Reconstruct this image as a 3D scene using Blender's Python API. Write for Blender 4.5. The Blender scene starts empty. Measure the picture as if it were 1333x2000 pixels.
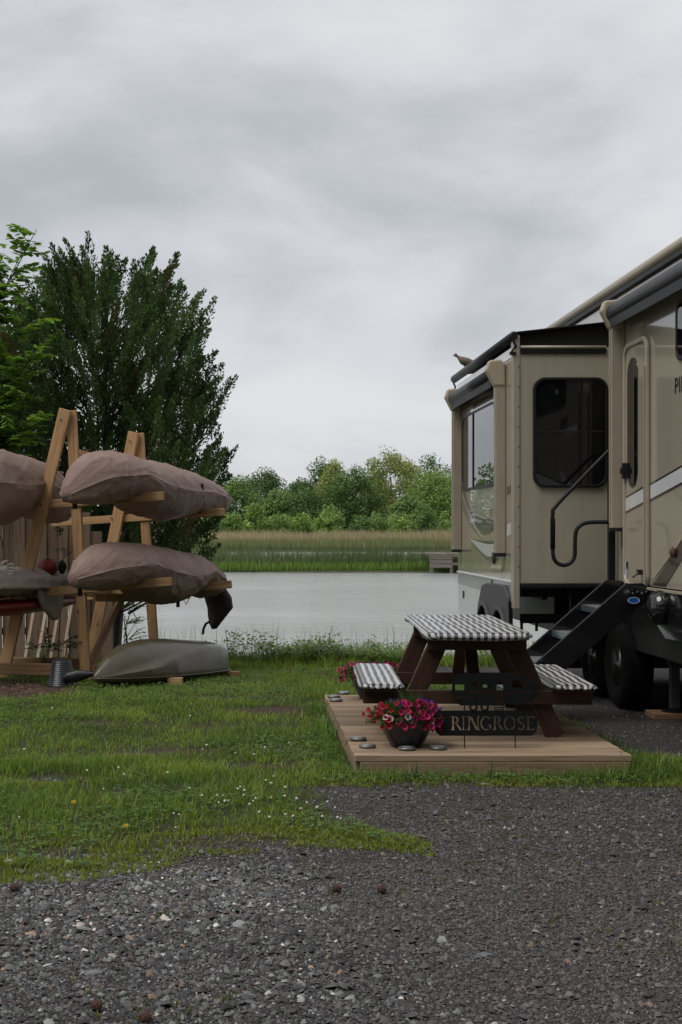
import bpy, bmesh, math, random
import numpy as np
from mathutils import Matrix, Vector, noise as mnoise
random.seed(7); rng = np.random.default_rng(7)
S = bpy.context.scene
COL = S.collection
R = math.radians

# ---------------------------------------------------------------- camera
FPX = 2600.0
cam = bpy.data.cameras.new('camera'); camo = bpy.data.objects.new('camera', cam); COL.objects.link(camo)
cam.sensor_fit = 'VERTICAL'; cam.sensor_height = 36.0; cam.lens = FPX/2000*36
cam.shift_x = 190.5/2000; cam.shift_y = 38.0/2000
cam.clip_start = 0.1; cam.clip_end = 4000
camo.location = (0, 0, 1.5); camo.rotation_euler = (R(90), 0, 0)
S.camera = camo

# ---------------------------------------------------------------- world: overcast cloud deck over a Nishita sky
SUN_EL, SUN_AZ = R(58), R(-120)
wd = bpy.data.worlds.new('World'); S.world = wd; wd.use_nodes = True
nt = wd.node_tree; nt.nodes.clear()
def N(t, typ, **kw):
    n = t.nodes.new(typ)
    for k, v in kw.items(): setattr(n, k, v)
    return n
def setin(n, **kw):
    for k, v in kw.items(): n.inputs[k.replace('_', ' ')].default_value = v
def mathn(t, op, a, b=None, c=None, clamp=False):
    n = t.nodes.new('ShaderNodeMath'); n.operation = op; n.use_clamp = clamp
    for i, x in enumerate((a, b, c)):
        if x is None: continue
        if isinstance(x, (int, float)): n.inputs[i].default_value = x
        else: t.links.new(x, n.inputs[i])
    return n.outputs[0]
def mixc(t, fac, a, b, blend='MIX'):
    n = t.nodes.new('ShaderNodeMix'); n.data_type = 'RGBA'; n.blend_type = blend
    for sock, x in ((n.inputs[0], fac), (n.inputs[6], a), (n.inputs[7], b)):
        if isinstance(x, (int, float)): sock.default_value = x
        elif isinstance(x, tuple): sock.default_value = (*x, 1) if len(x) == 3 else x
        else: t.links.new(x, sock)
    return n.outputs[2]
def ramp(t, fac, stops, interp='LINEAR'):
    n = t.nodes.new('ShaderNodeValToRGB'); cr = n.color_ramp; cr.interpolation = interp
    while len(cr.elements) < len(stops): cr.elements.new(0.5)
    for e, (p, c) in zip(cr.elements, stops):
        e.position = p; e.color = (*c, 1) if len(c) == 3 else c
    t.links.new(fac, n.inputs[0]); return n.outputs[0]
tc = N(nt, 'ShaderNodeTexCoord')
sep = N(nt, 'ShaderNodeSeparateXYZ'); nt.links.new(tc.outputs['Generated'], sep.inputs[0])
mp = N(nt, 'ShaderNodeMapping'); mp.inputs['Location'].default_value = (2.3, 0.4, 0.71); mp.inputs['Scale'].default_value = (1.0, 1.0, 2.0)
nt.links.new(tc.outputs['Generated'], mp.inputs[0])
n1 = N(nt, 'ShaderNodeTexNoise'); setin(n1, Scale=4.6, Detail=7.0, Roughness=0.52, Distortion=0.25); nt.links.new(mp.outputs[0], n1.inputs['Vector'])
mp2 = N(nt, 'ShaderNodeMapping'); mp2.inputs['Location'].default_value = (5.3, 1.4, 0.42); mp2.inputs['Scale'].default_value = (0.7, 0.7, 2.8); nt.links.new(tc.outputs['Generated'], mp2.inputs[0])
n2 = N(nt, 'ShaderNodeTexNoise'); setin(n2, Scale=2.2, Detail=4.0, Roughness=0.5); nt.links.new(mp2.outputs[0], n2.inputs['Vector'])
cl = mathn(nt, 'ADD', mathn(nt, 'MULTIPLY', n1.outputs[0], 0.65), mathn(nt, 'MULTIPLY', n2.outputs[0], 0.35))
clouds = ramp(nt, cl, [(0.37, (0.385, 0.405, 0.435)), (0.45, (0.465, 0.485, 0.515)), (0.52, (0.55, 0.562, 0.59)), (0.61, (0.62, 0.623, 0.64))])
sky = N(nt, 'ShaderNodeTexSky'); sky.sky_type = 'NISHITA'; sky.sun_disc = False
sky.sun_elevation = SUN_EL; sky.sun_rotation = SUN_AZ
bg1 = N(nt, 'ShaderNodeBackground'); bg1.inputs[1].default_value = 0.07; nt.links.new(sky.outputs[0], bg1.inputs[0])
bg2 = N(nt, 'ShaderNodeBackground'); bg2.inputs[1].default_value = 1.0; nt.links.new(clouds, bg2.inputs[0])
mx = N(nt, 'ShaderNodeMixShader'); mx.inputs[0].default_value = 0.95
nt.links.new(bg1.outputs[0], mx.inputs[1]); nt.links.new(bg2.outputs[0], mx.inputs[2])
wo = N(nt, 'ShaderNodeOutputWorld'); nt.links.new(mx.outputs[0], wo.inputs[0])

# ---------------------------------------------------------------- veiled sun
sl = bpy.data.lights.new('sun', 'SUN'); so = bpy.data.objects.new('sun', sl); COL.objects.link(so)
sl.energy = 1.5; sl.angle = R(35); sl.color = (1.0, 0.97, 0.93)
sd = Vector((math.sin(SUN_AZ)*math.cos(SUN_EL), math.cos(SUN_AZ)*math.cos(SUN_EL), math.sin(SUN_EL)))
so.location = sd*40; so.rotation_euler = sd.to_track_quat('Z', 'Y').to_euler()

vs = S.view_settings; vs.view_transform = 'Standard'; vs.look = 'None'; vs.exposure = 0.30; vs.gamma = 1.0; vs.use_curve_mapping = False
S.render.engine = 'CYCLES'; S.cycles.use_denoising = True; S.cycles.max_bounces = 8
S.cycles.transparent_max_bounces = 12

# ---------------------------------------------------------------- helpers
WM = {}
def reg(o, parent, M):
    COL.objects.link(o); WM[o] = M
    if parent is not None:
        o.parent = parent; o.matrix_parent_inverse = WM[parent].inverted()
    o.matrix_basis = M
    return o
def thing(name, loc, label, cat, group=None, rotz=0):
    o = bpy.data.objects.new(name, None); o.empty_display_size = 0.1
    M = Matrix.Translation(loc) @ Matrix.Rotation(rotz, 4, 'Z')
    reg(o, None, M); tag(o, label, cat, group); return o
def tag(o, label=None, cat=None, group=None, kind=None):
    if label: o['label'] = label
    if cat: o['category'] = cat
    if group: o['group'] = group
    if kind: o['kind'] = kind
    return o
class MB:
    def __init__(s): s.v = []; s.f = []
    def add(s, vs, fs):
        b = len(s.v); s.v += [tuple(p) for p in vs]; s.f += [tuple(i+b for i in f) for f in fs]; return s
    def box(s, x0, x1, y0, y1, z0, z1):
        return s.add([(x0,y0,z0),(x1,y0,z0),(x1,y1,z0),(x0,y1,z0),(x0,y0,z1),(x1,y0,z1),(x1,y1,z1),(x0,y1,z1)],
                     [(3,2,1,0),(4,5,6,7),(0,1,5,4),(1,2,6,5),(2,3,7,6),(3,0,4,7)])
    def prism(s, poly, axis, a, b):
        def p3(p, t): return {'x': (t, p[0], p[1]), 'y': (p[0], t, p[1]), 'z': (p[0], p[1], t)}[axis]
        n = len(poly); ar = sum(poly[i][0]*poly[(i+1)%n][1]-poly[(i+1)%n][0]*poly[i][1] for i in range(n))
        if (ar < 0) != (axis == 'y'): poly = poly[::-1]
        v = [p3(p, a) for p in poly]+[p3(p, b) for p in poly]
        f = [tuple(range(n))[::-1], tuple(range(n, 2*n))]+[(i, (i+1)%n, n+(i+1)%n, n+i) for i in range(n)]
        return s.add(v, f)
    def ring(s, outer, inner, axis, a, b):   # frame: outer and inner loops of equal length
        def p3(p, t): return {'x': (t, p[0], p[1]), 'y': (p[0], t, p[1]), 'z': (p[0], p[1], t)}[axis]
        n = len(outer)
        v = [p3(p, a) for p in outer]+[p3(p, a) for p in inner]+[p3(p, b) for p in outer]+[p3(p, b) for p in inner]
        f = []
        for i in range(n):
            j = (i+1) % n
            f += [(i, j, n+j, n+i), (2*n+j, 2*n+i, 3*n+i, 3*n+j), (j, i, 2*n+i, 2*n+j), (n+i, n+j, 3*n+j, 3*n+i)]
        return s.add(v, f)
    def tube(s, pts, r, n=10, cap=True):
        pts = [Vector(p) for p in pts]; rs = r if isinstance(r, (list, tuple)) else [r]*len(pts)
        vs = []; up = None
        for i, p in enumerate(pts):
            d = (pts[min(i+1, len(pts)-1)]-pts[max(i-1, 0)]).normalized()
            if up is None: up = d.orthogonal().normalized()
            up = (up-d*up.dot(d)).normalized(); w = d.cross(up)
            for k in range(n):
                a = 2*math.pi*k/n; vs.append(p+(up*math.cos(a)+w*math.sin(a))*rs[i])
        fs = [(i*n+k, i*n+(k+1)%n, (i+1)*n+(k+1)%n, (i+1)*n+k) for i in range(len(pts)-1) for k in range(n)]
        if cap: fs += [tuple(range(n))[::-1], tuple(range((len(pts)-1)*n, len(pts)*n))]
        return s.add(vs, fs)
    def lathe(s, prof, n=32, c=(0,0,0), axis='z', cap=True):
        vs = []
        for r, z in prof:
            for k in range(n):
                a = 2*math.pi*k/n; x, y = r*math.cos(a), r*math.sin(a)
                q = (x, y, z) if axis == 'z' else (z, x, y) if axis == 'x' else (y, z, x)
                vs.append((c[0]+q[0], c[1]+q[1], c[2]+q[2]))
        fs = [(i*n+k, i*n+(k+1)%n, (i+1)*n+(k+1)%n, (i+1)*n+k) for i in range(len(prof)-1) for k in range(n)]
        if cap: fs += [tuple(range(n))[::-1], tuple(range((len(prof)-1)*n, len(prof)*n))]
        return s.add(vs, fs)
    def loft(s, rings, cap=True):
        n = len(rings[0]); vs = [p for r in rings for p in r]
        fs = [(i*n+k, i*n+(k+1)%n, (i+1)*n+(k+1)%n, (i+1)*n+k) for i in range(len(rings)-1) for k in range(n)]
        if cap: fs += [tuple(range(n))[::-1], tuple(range((len(rings)-1)*n, len(rings)*n))]
        return s.add(vs, fs)
    def mesh(s, name, smooth=False):
        me = bpy.data.meshes.new(name); me.from_pydata(s.v, [], s.f); me.update()
        if smooth: me.polygons.foreach_set('use_smooth', [True]*len(me.polygons))
        return me
def finish(o, bevel=0, seg=2, smooth_angle=None):
    if bevel:
        m = o.modifiers.new('bevel', 'BEVEL'); m.width = bevel; m.segments = seg; m.limit_method = 'ANGLE'; m.angle_limit = R(40)
    return o
def obj(name, mb, mat, parent=None, smooth=False, bevel=0, M=None, seg=2):
    """mb in world coordinates (or local to M when M is given)"""
    me = mb if isinstance(mb, bpy.types.Mesh) else mb.mesh(name, smooth)
    if mat is not None and not me.materials: me.materials.append(mat)
    o = bpy.data.objects.new(name, me)
    if M is None:
        base = WM[parent] if parent is not None else None
        if parent is None:
            M = Matrix.Identity(4)
        else: M = Matrix.Identity(4)
    reg(o, parent, M); finish(o, bevel, seg); return o
def rebase(o, loc):
    """give a top-level mesh an origin at its base"""
    T = Matrix.Translation(loc); o.data.transform(T.inverted()); o.matrix_basis = T; WM[o] = T; return o
_bm = {}
def board(name, p0, p1, w, t, mat, parent, up=(0,0,1), bevel=0.004, cut=None):
    """timber from p0 to p1, width w along 'side', thickness t along 'up'; the mesh lies along local X so grain follows"""
    p0, p1 = Vector(p0), Vector(p1); d = p1-p0; L = d.length; x = d.normalized(); u = Vector(up)
    u = (u-x*u.dot(x)).normalized(); y = u.cross(x)
    key = (round(L, 3), round(w, 4), round(t, 4), mat.name)
    if key not in _bm:
        _bm[key] = MB().box(-L/2, L/2, -w/2, w/2, -t/2, t/2).mesh(name); _bm[key].materials.append(mat)
    M = Matrix((x.to_4d(), y.to_4d(), u.to_4d(), (0,0,0,1))).transposed(); M[3] = (0,0,0,1)
    M = Matrix.Translation((p0+p1)/2) @ Matrix(((x.x,y.x,u.x,0),(x.y,y.y,u.y,0),(x.z,y.z,u.z,0),(0,0,0,1)))
    o = bpy.data.objects.new(name, _bm[key]); reg(o, parent, M); finish(o, bevel, 1); return o
def npmesh(name, V, F, mat, colors=None, parent=None, smooth=False, kind=None):
    """V (n,3) float, F (m,k) int with constant k"""
    me = bpy.data.meshes.new(name); k = F.shape[1]
    me.vertices.add(len(V)); me.vertices.foreach_set('co', np.ascontiguousarray(V, dtype=np.float32).ravel())
    me.loops.add(F.size); me.loops.foreach_set('vertex_index', np.ascontiguousarray(F, dtype=np.int32).ravel())
    me.polygons.add(len(F)); me.polygons.foreach_set('loop_start', np.arange(0, F.size, k, dtype=np.int32))
    if smooth: me.polygons.foreach_set('use_smooth', np.ones(len(F), dtype=bool))
    if colors is not None:
        a = me.color_attributes.new('Col', 'FLOAT_COLOR', 'POINT')
        c = np.ones((len(V), 4), dtype=np.float32); c[:, :3] = colors; a.data.foreach_set('color', c.ravel())
    me.update(calc_edges=True); me.materials.append(mat)
    o = bpy.data.objects.new(name, me); reg(o, parent, Matrix.Identity(4))
    if kind: o['kind'] = kind
    return o
def rrect(x0, x1, y0, y1, r, n=6):
    P = []
    for cx, cy, a0 in ((x1-r, y1-r, 0), (x0+r, y1-r, 90), (x0+r, y0+r, 180), (x1-r, y0+r, 270)):
        for i in range(n+1):
            a = R(a0+90*i/n); P.append((cx+r*math.cos(a), cy+r*math.sin(a)))
    return P
# value noise on numpy arrays
_perm = rng.random((256, 256))
def vnoise(x, y):
    xi = np.floor(x).astype(int); yi = np.floor(y).astype(int); fx = x-xi; fy = y-yi
    fx = fx*fx*(3-2*fx); fy = fy*fy*(3-2*fy)
    g = lambda i, j: _perm[i & 255, j & 255]
    return (g(xi, yi)*(1-fx)+g(xi+1, yi)*fx)*(1-fy)+(g(xi, yi+1)*(1-fx)+g(xi+1, yi+1)*fx)*fy
def fbm(x, y, o=4):
    s = 0; a = 0.5; t = 0
    for i in range(o):
        s = s+a*vnoise(x*2**i+17.3*i, y*2**i+5.1*i); t += a; a *= 0.5
    return s/t

# ---------------------------------------------------------------- materials
def newmat(name):
    m = bpy.data.materials.new(name); m.use_nodes = True; t = m.node_tree
    b = t.nodes['Principled BSDF']; return m, t, b
def plain(name, col, rough=0.5, metal=0.0, spec=0.5, coat=0.0, coatr=0.05, var=0.12, vscale=6.0, bump=0.0, bscale=60.0):
    m, t, b = newmat(name); setin(b, Roughness=rough, Metallic=metal, Coat_Weight=coat, Coat_Roughness=coatr)
    b.inputs['Specular IOR Level'].default_value = spec
    c = N(t, 'ShaderNodeTexCoord'); n = N(t, 'ShaderNodeTexNoise'); setin(n, Scale=vscale, Detail=5.0, Roughness=0.6)
    t.links.new(c.outputs['Object'], n.inputs['Vector'])
    lo = tuple(x*(1-var) for x in col); hi = tuple(min(1, x*(1+var)) for x in col)
    t.links.new(ramp(t, n.outputs[0], [(0.3, lo), (0.7, hi)]), b.inputs['Base Color'])
    rv = mathn(t, 'ADD', mathn(t, 'MULTIPLY', n.outputs[0], 0.15), rough-0.075, clamp=True)
    t.links.new(rv, b.inputs['Roughness'])
    if bump:
        n2 = N(t, 'ShaderNodeTexNoise'); setin(n2, Scale=bscale, Detail=4.0); t.links.new(c.outputs['Object'], n2.inputs['Vector'])
        bp = N(t, 'ShaderNodeBump'); setin(bp, Strength=bump, Distance=0.01); t.links.new(n2.outputs[0], bp.inputs['Height'])
        t.links.new(bp.outputs[0], b.inputs['Normal'])
    return m
def wood(name, light, dark, knots=True, rough=0.75, weather=None, rvar=0.34):
    m, t, b = newmat(name); setin(b, Roughness=rough); b.inputs['Specular IOR Level'].default_value = 0.25
    c = N(t, 'ShaderNodeTexCoord'); oi = N(t, 'ShaderNodeObjectInfo')
    off = N(t, 'ShaderNodeVectorMath', operation='SCALE'); off.inputs[0].default_value = (31, 17, 23); t.links.new(oi.outputs['Random'], off.inputs['Scale'])
    ad = N(t, 'ShaderNodeVectorMath', operation='ADD'); t.links.new(c.outputs['Object'], ad.inputs[0]); t.links.new(off.outputs[0], ad.inputs[1])
    mp = N(t, 'ShaderNodeMapping'); mp.inputs['Scale'].default_value = (0.9, 14, 14); t.links.new(ad.outputs[0], mp.inputs[0])
    n = N(t, 'ShaderNodeTexNoise'); setin(n, Scale=2.2, Detail=6.0, Roughness=0.62, Distortion=0.5); t.links.new(mp.outputs[0], n.inputs['Vector'])
    mp2 = N(t, 'ShaderNodeMapping'); mp2.inputs['Scale'].default_value = (1.2, 5, 5); t.links.new(ad.outputs[0], mp2.inputs[0])
    n2 = N(t, 'ShaderNodeTexNoise'); setin(n2, Scale=1.3, Detail=3.0); t.links.new(mp2.outputs[0], n2.inputs['Vector'])
    g = ramp(t, n.outputs[0], [(0.3, dark), (0.52, light), (0.75, tuple(x*1.12 for x in light))])
    if weather: g = mixc(t, mathn(t, 'MULTIPLY', mathn(t, 'SUBTRACT', n2.outputs[0], 0.35, clamp=True), 2.2, clamp=True), g, weather)
    if knots:
        mp3 = N(t, 'ShaderNodeMapping'); mp3.inputs['Scale'].default_value = (2.2, 5.5, 5.5); t.links.new(ad.outputs[0], mp3.inputs[0])
        vo = N(t, 'ShaderNodeTexVoronoi'); setin(vo, Scale=1.0); t.links.new(mp3.outputs[0], vo.inputs['Vector'])
        k = ramp(t, vo.outputs['Distance'], [(0.045, (1, 1, 1)), (0.085, (0, 0, 0))])
        g = mixc(t, mathn(t, 'MULTIPLY', k, 0.75), g, tuple(x*0.35 for x in dark))
    br = mathn(t, 'ADD', mathn(t, 'MULTIPLY', oi.outputs['Random'], rvar), 1-rvar*0.53)
    hs = N(t, 'ShaderNodeHueSaturation'); t.links.new(g, hs.inputs['Color']); t.links.new(br, hs.inputs['Value'])
    t.links.new(hs.outputs[0], b.inputs['Base Color'])
    bp = N(t, 'ShaderNodeBump'); setin(bp, Strength=0.35, Distance=0.004); t.links.new(n.outputs[0], bp.inputs['Height']); t.links.new(bp.outputs[0], b.inputs['Normal'])
    return m
def leafmat(name, trans=0.35, rough=0.5, hue=1.0, spec=0.3):
    m, t, b = newmat(name); setin(b, Roughness=rough); b.inputs['Specular IOR Level'].default_value = spec
    a = N(t, 'ShaderNodeVertexColor'); a.layer_name = 'Col'
    t.links.new(a.outputs[0], b.inputs['Base Color'])
    tr = N(t, 'ShaderNodeBsdfTranslucent'); hs = N(t, 'ShaderNodeHueSaturation'); setin(hs, Hue=0.49, Saturation=1.1, Value=1.3)
    t.links.new(a.outputs[0], hs.inputs['Color']); t.links.new(hs.outputs[0], tr.inputs[0])
    ms = N(t, 'ShaderNodeMixShader'); ms.inputs[0].default_value = trans
    t.links.new(b.outputs[0], ms.inputs[1]); t.links.new(tr.outputs[0], ms.inputs[2])
    t.links.new(ms.outputs[0], t.nodes['Material Output'].inputs[0]); return m
def colmat(name, rough=0.8, bump=0.0, bscale=40.0, var=0.3, vscale=25.0, spec=0.3):
    m, t, b = newmat(name); setin(b, Roughness=rough); b.inputs['Specular IOR Level'].default_value = spec
    a = N(t, 'ShaderNodeVertexColor'); a.layer_name = 'Col'; c = N(t, 'ShaderNodeTexCoord')
    n = N(t, 'ShaderNodeTexNoise'); setin(n, Scale=vscale, Detail=6.0, Roughness=0.65); t.links.new(c.outputs['Object'], n.inputs['Vector'])
    f = mathn(t, 'ADD', mathn(t, 'MULTIPLY', n.outputs[0], 2*var), 1-var)
    hs = N(t, 'ShaderNodeHueSaturation'); t.links.new(a.outputs[0], hs.inputs['Color']); t.links.new(f, hs.inputs['Value'])
    t.links.new(hs.outputs[0], b.inputs['Base Color'])
    if bump:
        n2 = N(t, 'ShaderNodeTexNoise'); setin(n2, Scale=bscale, Detail=5.0); t.links.new(c.outputs['Object'], n2.inputs['Vector'])
        bp = N(t, 'ShaderNodeBump'); setin(bp, Strength=bump, Distance=0.02); t.links.new(n2.outputs[0], bp.inputs['Height']); t.links.new(bp.outputs[0], b.inputs['Normal'])
    return m
pine = wood('pine_timber', (0.42, 0.255, 0.125), (0.27, 0.145, 0.065))
deckw = wood('deck_timber', (0.31, 0.215, 0.138), (0.15, 0.095, 0.058), weather=(0.25, 0.195, 0.142), rvar=0.75)
redw = wood('stained_timber', (0.060, 0.030, 0.020), (0.032, 0.016, 0.011), knots=False, rough=0.6)
greyw = wood('weathered_fence', (0.27, 0.19, 0.125), (0.14, 0.095, 0.06), weather=(0.22, 0.17, 0.125))
oldw = wood('old_timber', (0.30, 0.18, 0.10), (0.18, 0.10, 0.06))
dockw = wood('dock_timber', (0.20, 0.17, 0.145), (0.10, 0.085, 0.07), knots=False)
def grime(m, amt=0.16):
    """vertical rain streaks and dust on a painted wall"""
    t = m.node_tree; b = t.nodes['Principled BSDF']; src = b.inputs['Base Color'].links[0].from_socket
    c = N(t, 'ShaderNodeTexCoord'); mp = N(t, 'ShaderNodeMapping'); mp.inputs['Scale'].default_value = (22, 22, 0.9); t.links.new(c.outputs['Object'], mp.inputs[0])
    n = N(t, 'ShaderNodeTexNoise'); setin(n, Scale=1.0, Detail=5.0, Roughness=0.65); t.links.new(mp.outputs[0], n.inputs['Vector'])
    n2 = N(t, 'ShaderNodeTexNoise'); setin(n2, Scale=1.7, Detail=4.0); t.links.new(c.outputs['Object'], n2.inputs['Vector'])
    f = mathn(t, 'MULTIPLY', mathn(t, 'MULTIPLY', mathn(t, 'SUBTRACT', n.outputs[0], 0.42, clamp=True), 4.0, clamp=True), mathn(t, 'MULTIPLY', n2.outputs[0], 2*amt))
    t.links.new(mixc(t, f, src, (0.10, 0.085, 0.06)), b.inputs['Base Color']); return m
siding = plain('beige_siding', (0.385, 0.345, 0.262), 0.36, coat=0.25, coatr=0.03, var=0.03, vscale=1.2)
gloss = plain('glossy_beige_siding', (0.385, 0.345, 0.262), 0.2, coat=1.0, coatr=0.015, var=0.03, vscale=1.0)
grime(siding, 0.10); grime(gloss, 0.07)
tan = plain('tan_plastic', (0.42, 0.355, 0.26), 0.45, var=0.05)
tanmetal = plain('tan_metal', (0.36, 0.31, 0.235), 0.4, coat=0.3, coatr=0.2, var=0.06)
blackp = plain('black_plastic', (0.012, 0.012, 0.013), 0.45, var=0.2)
blackm = plain('black_metal', (0.008, 0.008, 0.009), 0.48, spec=0.3, var=0.2)
blackg = plain('black_gloss', (0.008, 0.008, 0.009), 0.12, coat=0.6, var=0.1)
vinyl = plain('charcoal_vinyl', (0.016, 0.018, 0.019), 0.48, var=0.12, vscale=3)
darkfab = plain('black_fabric', (0.008, 0.008, 0.009), 0.85, var=0.2, bump=0.2)
silver = plain('silver_metal', (0.45, 0.56, 0.57), 0.25, metal=0.9, var=0.05)
whitem = plain('white_gloss', (0.62, 0.63, 0.63), 0.25, coat=0.5, var=0.03)
greyskirt = plain('silver_skirt', (0.46, 0.47, 0.47), 0.22, coat=0.6, coatr=0.03, var=0.03)
darkgr = plain('dark_graphic', (0.05, 0.042, 0.036), 0.22, coat=0.8, coatr=0.02, var=0.05)
midgr = plain('brown_graphic', (0.16, 0.135, 0.11), 0.22, coat=0.8, coatr=0.02, var=0.05)
rubber = plain('rubber', (0.005, 0.005, 0.005), 0.9, spec=0.15, var=0.2, bump=0.3)
fenderm = plain('grey_fender', (0.06, 0.06, 0.062), 0.5, var=0.1)
treadm = plain('tread_metal', (0.42, 0.43, 0.43), 0.35, metal=0.6, var=0.25, vscale=40)
potm = plain('dark_blue_glaze', (0.008, 0.011, 0.018), 0.35, coat=0.25, coatr=0.1, var=0.3, vscale=15)
ironm = plain('black_iron', (0.006, 0.007, 0.008), 0.65, spec=0.25, var=0.15)
olive = plain('olive_hull', (0.078, 0.066, 0.040), 0.36, coat=0.25, coatr=0.15, var=0.12, vscale=9)
redp = plain('red_plastic', (0.20, 0.022, 0.016), 0.4)
whitef = plain('white_cloth', (0.62, 0.57, 0.49), 0.85, bump=0.2)
tarpm = plain('grey_tan_tarp', (0.27, 0.235, 0.195), 0.8, bump=0.15, bscale=120)
soil = plain('soil', (0.03, 0.022, 0.016), 0.9, bump=0.5)
def glass(name, tint, rough=0.01):
    m, t, b = newmat(name); setin(b, Base_Color=(*tint, 1), Roughness=rough, Coat_Weight=0.25, Coat_Roughness=0.01)
    b.inputs['Specular IOR Level'].default_value = 0.6; return m
tinted = glass('tinted_glass', (0.006, 0.006, 0.007))
# ================================================================ SETTING
WATER = -0.72
def zg(X, Y):
    X = np.asarray(X, float); Y = np.asarray(Y, float)
    z = -0.036*np.clip(Y-12, 0, 5.2)
    k = np.clip((Y-17.2)/2.4, 0, 1); z = z-1.1*(k*k*(3-2*k))
    z = z+0.035*(fbm(X*1.3+3, Y*1.3)-0.5)*np.clip((Y-5.5)/2, 0, 1)*np.clip(np.abs(Y-9.5)-1.6, 0, 1)
    return z
def zg1(x, y): return float(zg(np.array([x]), np.array([y]))[0])
LAWN = [(-9,5.45),(-2,5.5),(-1.05,5.70),(-0.63,5.86),(-0.33,6.30),(0.05,6.38),(0.42,6.40),(0.76,6.12),(0.82,6.26),(0.62,6.8),(0.42,7.4),
        (0.62,7.80),(1.6,7.86),(2.4,7.84),(3.0,7.95),(3.1,8.6),(2.66,9.0),(2.58,9.9),(2.6,11.4),(2.7,13.9),(1.8,14.2),(1.65,16.0),(4,16.2),(9,16.6),(9,20),(-9,20)]
def inpoly(X, Y, P):
    ins = np.zeros(X.shape, bool); n = len(P)
    for i in range(n):
        x0, y0 = P[i]; x1, y1 = P[(i+1) % n]
        c = ((y0 > Y) != (y1 > Y)) & (X < (x1-x0)*(Y-y0)/(y1-y0+1e-12)+x0); ins ^= c
    return ins
def pdist(X, Y, P):
    d = np.full(X.shape, 9.0); n = len(P)
    for i in range(n):
        x0, y0 = P[i]; x1, y1 = P[(i+1) % n]; dx, dy = x1-x0, y1-y0
        t = np.clip(((X-x0)*dx+(Y-y0)*dy)/(dx*dx+dy*dy), 0, 1)
        d = np.minimum(d, np.hypot(X-x0-t*dx, Y-y0-t*dy))
    return d
BARE = [(-1.15,10.4,0.22,0.08),(-0.35,12.0,0.3,0.12),(-1.3,8.0,0.16,0.07),(0.2,8.5,0.18,0.07),(0.15,11.15,0.34,0.17),(0.62,11.0,0.2,0.22),(-0.62,9.05,0.32,0.12),(0.58,7.62,0.16,0.28),(-0.05,10.2,0.3,0.1),(-2.75,12.75,1.08,0.98),(0.1,6.55,0.2,0.06),(-0.75,6.15,0.22,0.10)]
def lawnmask(X, Y):
    """signed: >0 lawn (metres from the edge), <0 gravel or dirt; second value 1 where the bare ground is brown dirt"""
    wx = (fbm(X*3.1, Y*3.1)-0.5)*0.34; wy = (fbm(X*3.1+40, Y*3.1+9)-0.5)*0.34
    xx, yy = X+wx, Y+wy
    d = pdist(xx, yy, LAWN); s = np.where(inpoly(xx, yy, LAWN), d, -d); dirt = np.zeros(X.shape)
    for bx, by, rx, ry in BARE:
        q = (np.hypot((xx-bx)/rx, (yy-by)/ry)-1)*min(rx, ry)
        dirt = np.where((q < 0.03) & (by > 8), 1, dirt); s = np.minimum(s, q)
    return s, dirt
gx = np.concatenate([np.linspace(-120, -9, 24)[:-1], np.linspace(-9, -4, 30)[:-1], np.arange(-4, 5, 0.06), np.linspace(5, 10, 24), np.linspace(10, 120, 22)[1:]])
gy = np.concatenate([np.linspace(-40, 2, 16)[:-1], np.arange(2, 12, 0.06), np.arange(12, 20.2, 0.09)])
GX, GY = np.meshgrid(gx, gy); Xf, Yf = GX.ravel(), GY.ravel()
sm, dm = lawnmask(Xf, Yf)
gcol = np.empty((len(Xf), 3)); k = np.clip(sm/0.10+0.5, 0, 1)[:, None]
bare = np.where(dm[:, None] > 0.5, np.array([[0.062, 0.040, 0.028]]), np.array([[0.040, 0.037, 0.036]]))
gcol = bare*(1-k)+np.array([[0.040, 0.042, 0.018]])*k
V = np.stack([Xf, Yf, zg(Xf, Yf)], 1); nx_, ny_ = len(gx), len(gy)
ii = np.arange(nx_*ny_).reshape(ny_, nx_); F = np.stack([ii[:-1, :-1], ii[:-1, 1:], ii[1:, 1:], ii[1:, :-1]], -1).reshape(-1, 4)
ground = npmesh('ground', V, F, colmat('ground_soil', 0.95, bump=0.9, bscale=70, var=0.45, vscale=30), gcol, smooth=True, kind='structure')

# river bed and water
wm, t, b = newmat('river_water'); setin(b, Base_Color=(0.34, 0.35, 0.33, 1), Roughness=0.16); b.inputs['IOR'].default_value = 1.4
c = N(t, 'ShaderNodeTexCoord'); mp = N(t, 'ShaderNodeMapping'); mp.inputs['Scale'].default_value = (0.55, 1.0, 1); t.links.new(c.outputs['Object'], mp.inputs[0])
wn = N(t, 'ShaderNodeTexNoise'); setin(wn, Scale=2.6, Detail=5.0, Roughness=0.62); t.links.new(mp.outputs[0], wn.inputs['Vector'])
wn2 = N(t, 'ShaderNodeTexNoise'); setin(wn2, Scale=0.16, Detail=3.0); t.links.new(mp.outputs[0], wn2.inputs['Vector'])
hh = mathn(t, 'MULTIPLY', wn.outputs[0], mathn(t, 'MULTIPLY', mathn(t, 'SUBTRACT', wn2.outputs[0], 0.25, clamp=True), 3.2))
bp = N(t, 'ShaderNodeBump'); setin(bp, Strength=0.9, Distance=0.16); t.links.new(hh, bp.inputs['Height']); t.links.new(bp.outputs[0], b.inputs['Normal'])
river = obj('river', MB().add([(-600, 17.4, WATER), (600, 17.4, WATER), (600, 420, WATER), (-600, 420, WATER)], [(0, 1, 2, 3)]), wm); river['kind'] = 'structure'
mud = plain('marsh_mud', (0.05, 0.055, 0.025), 0.9, var=0.4, vscale=0.5)
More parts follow.
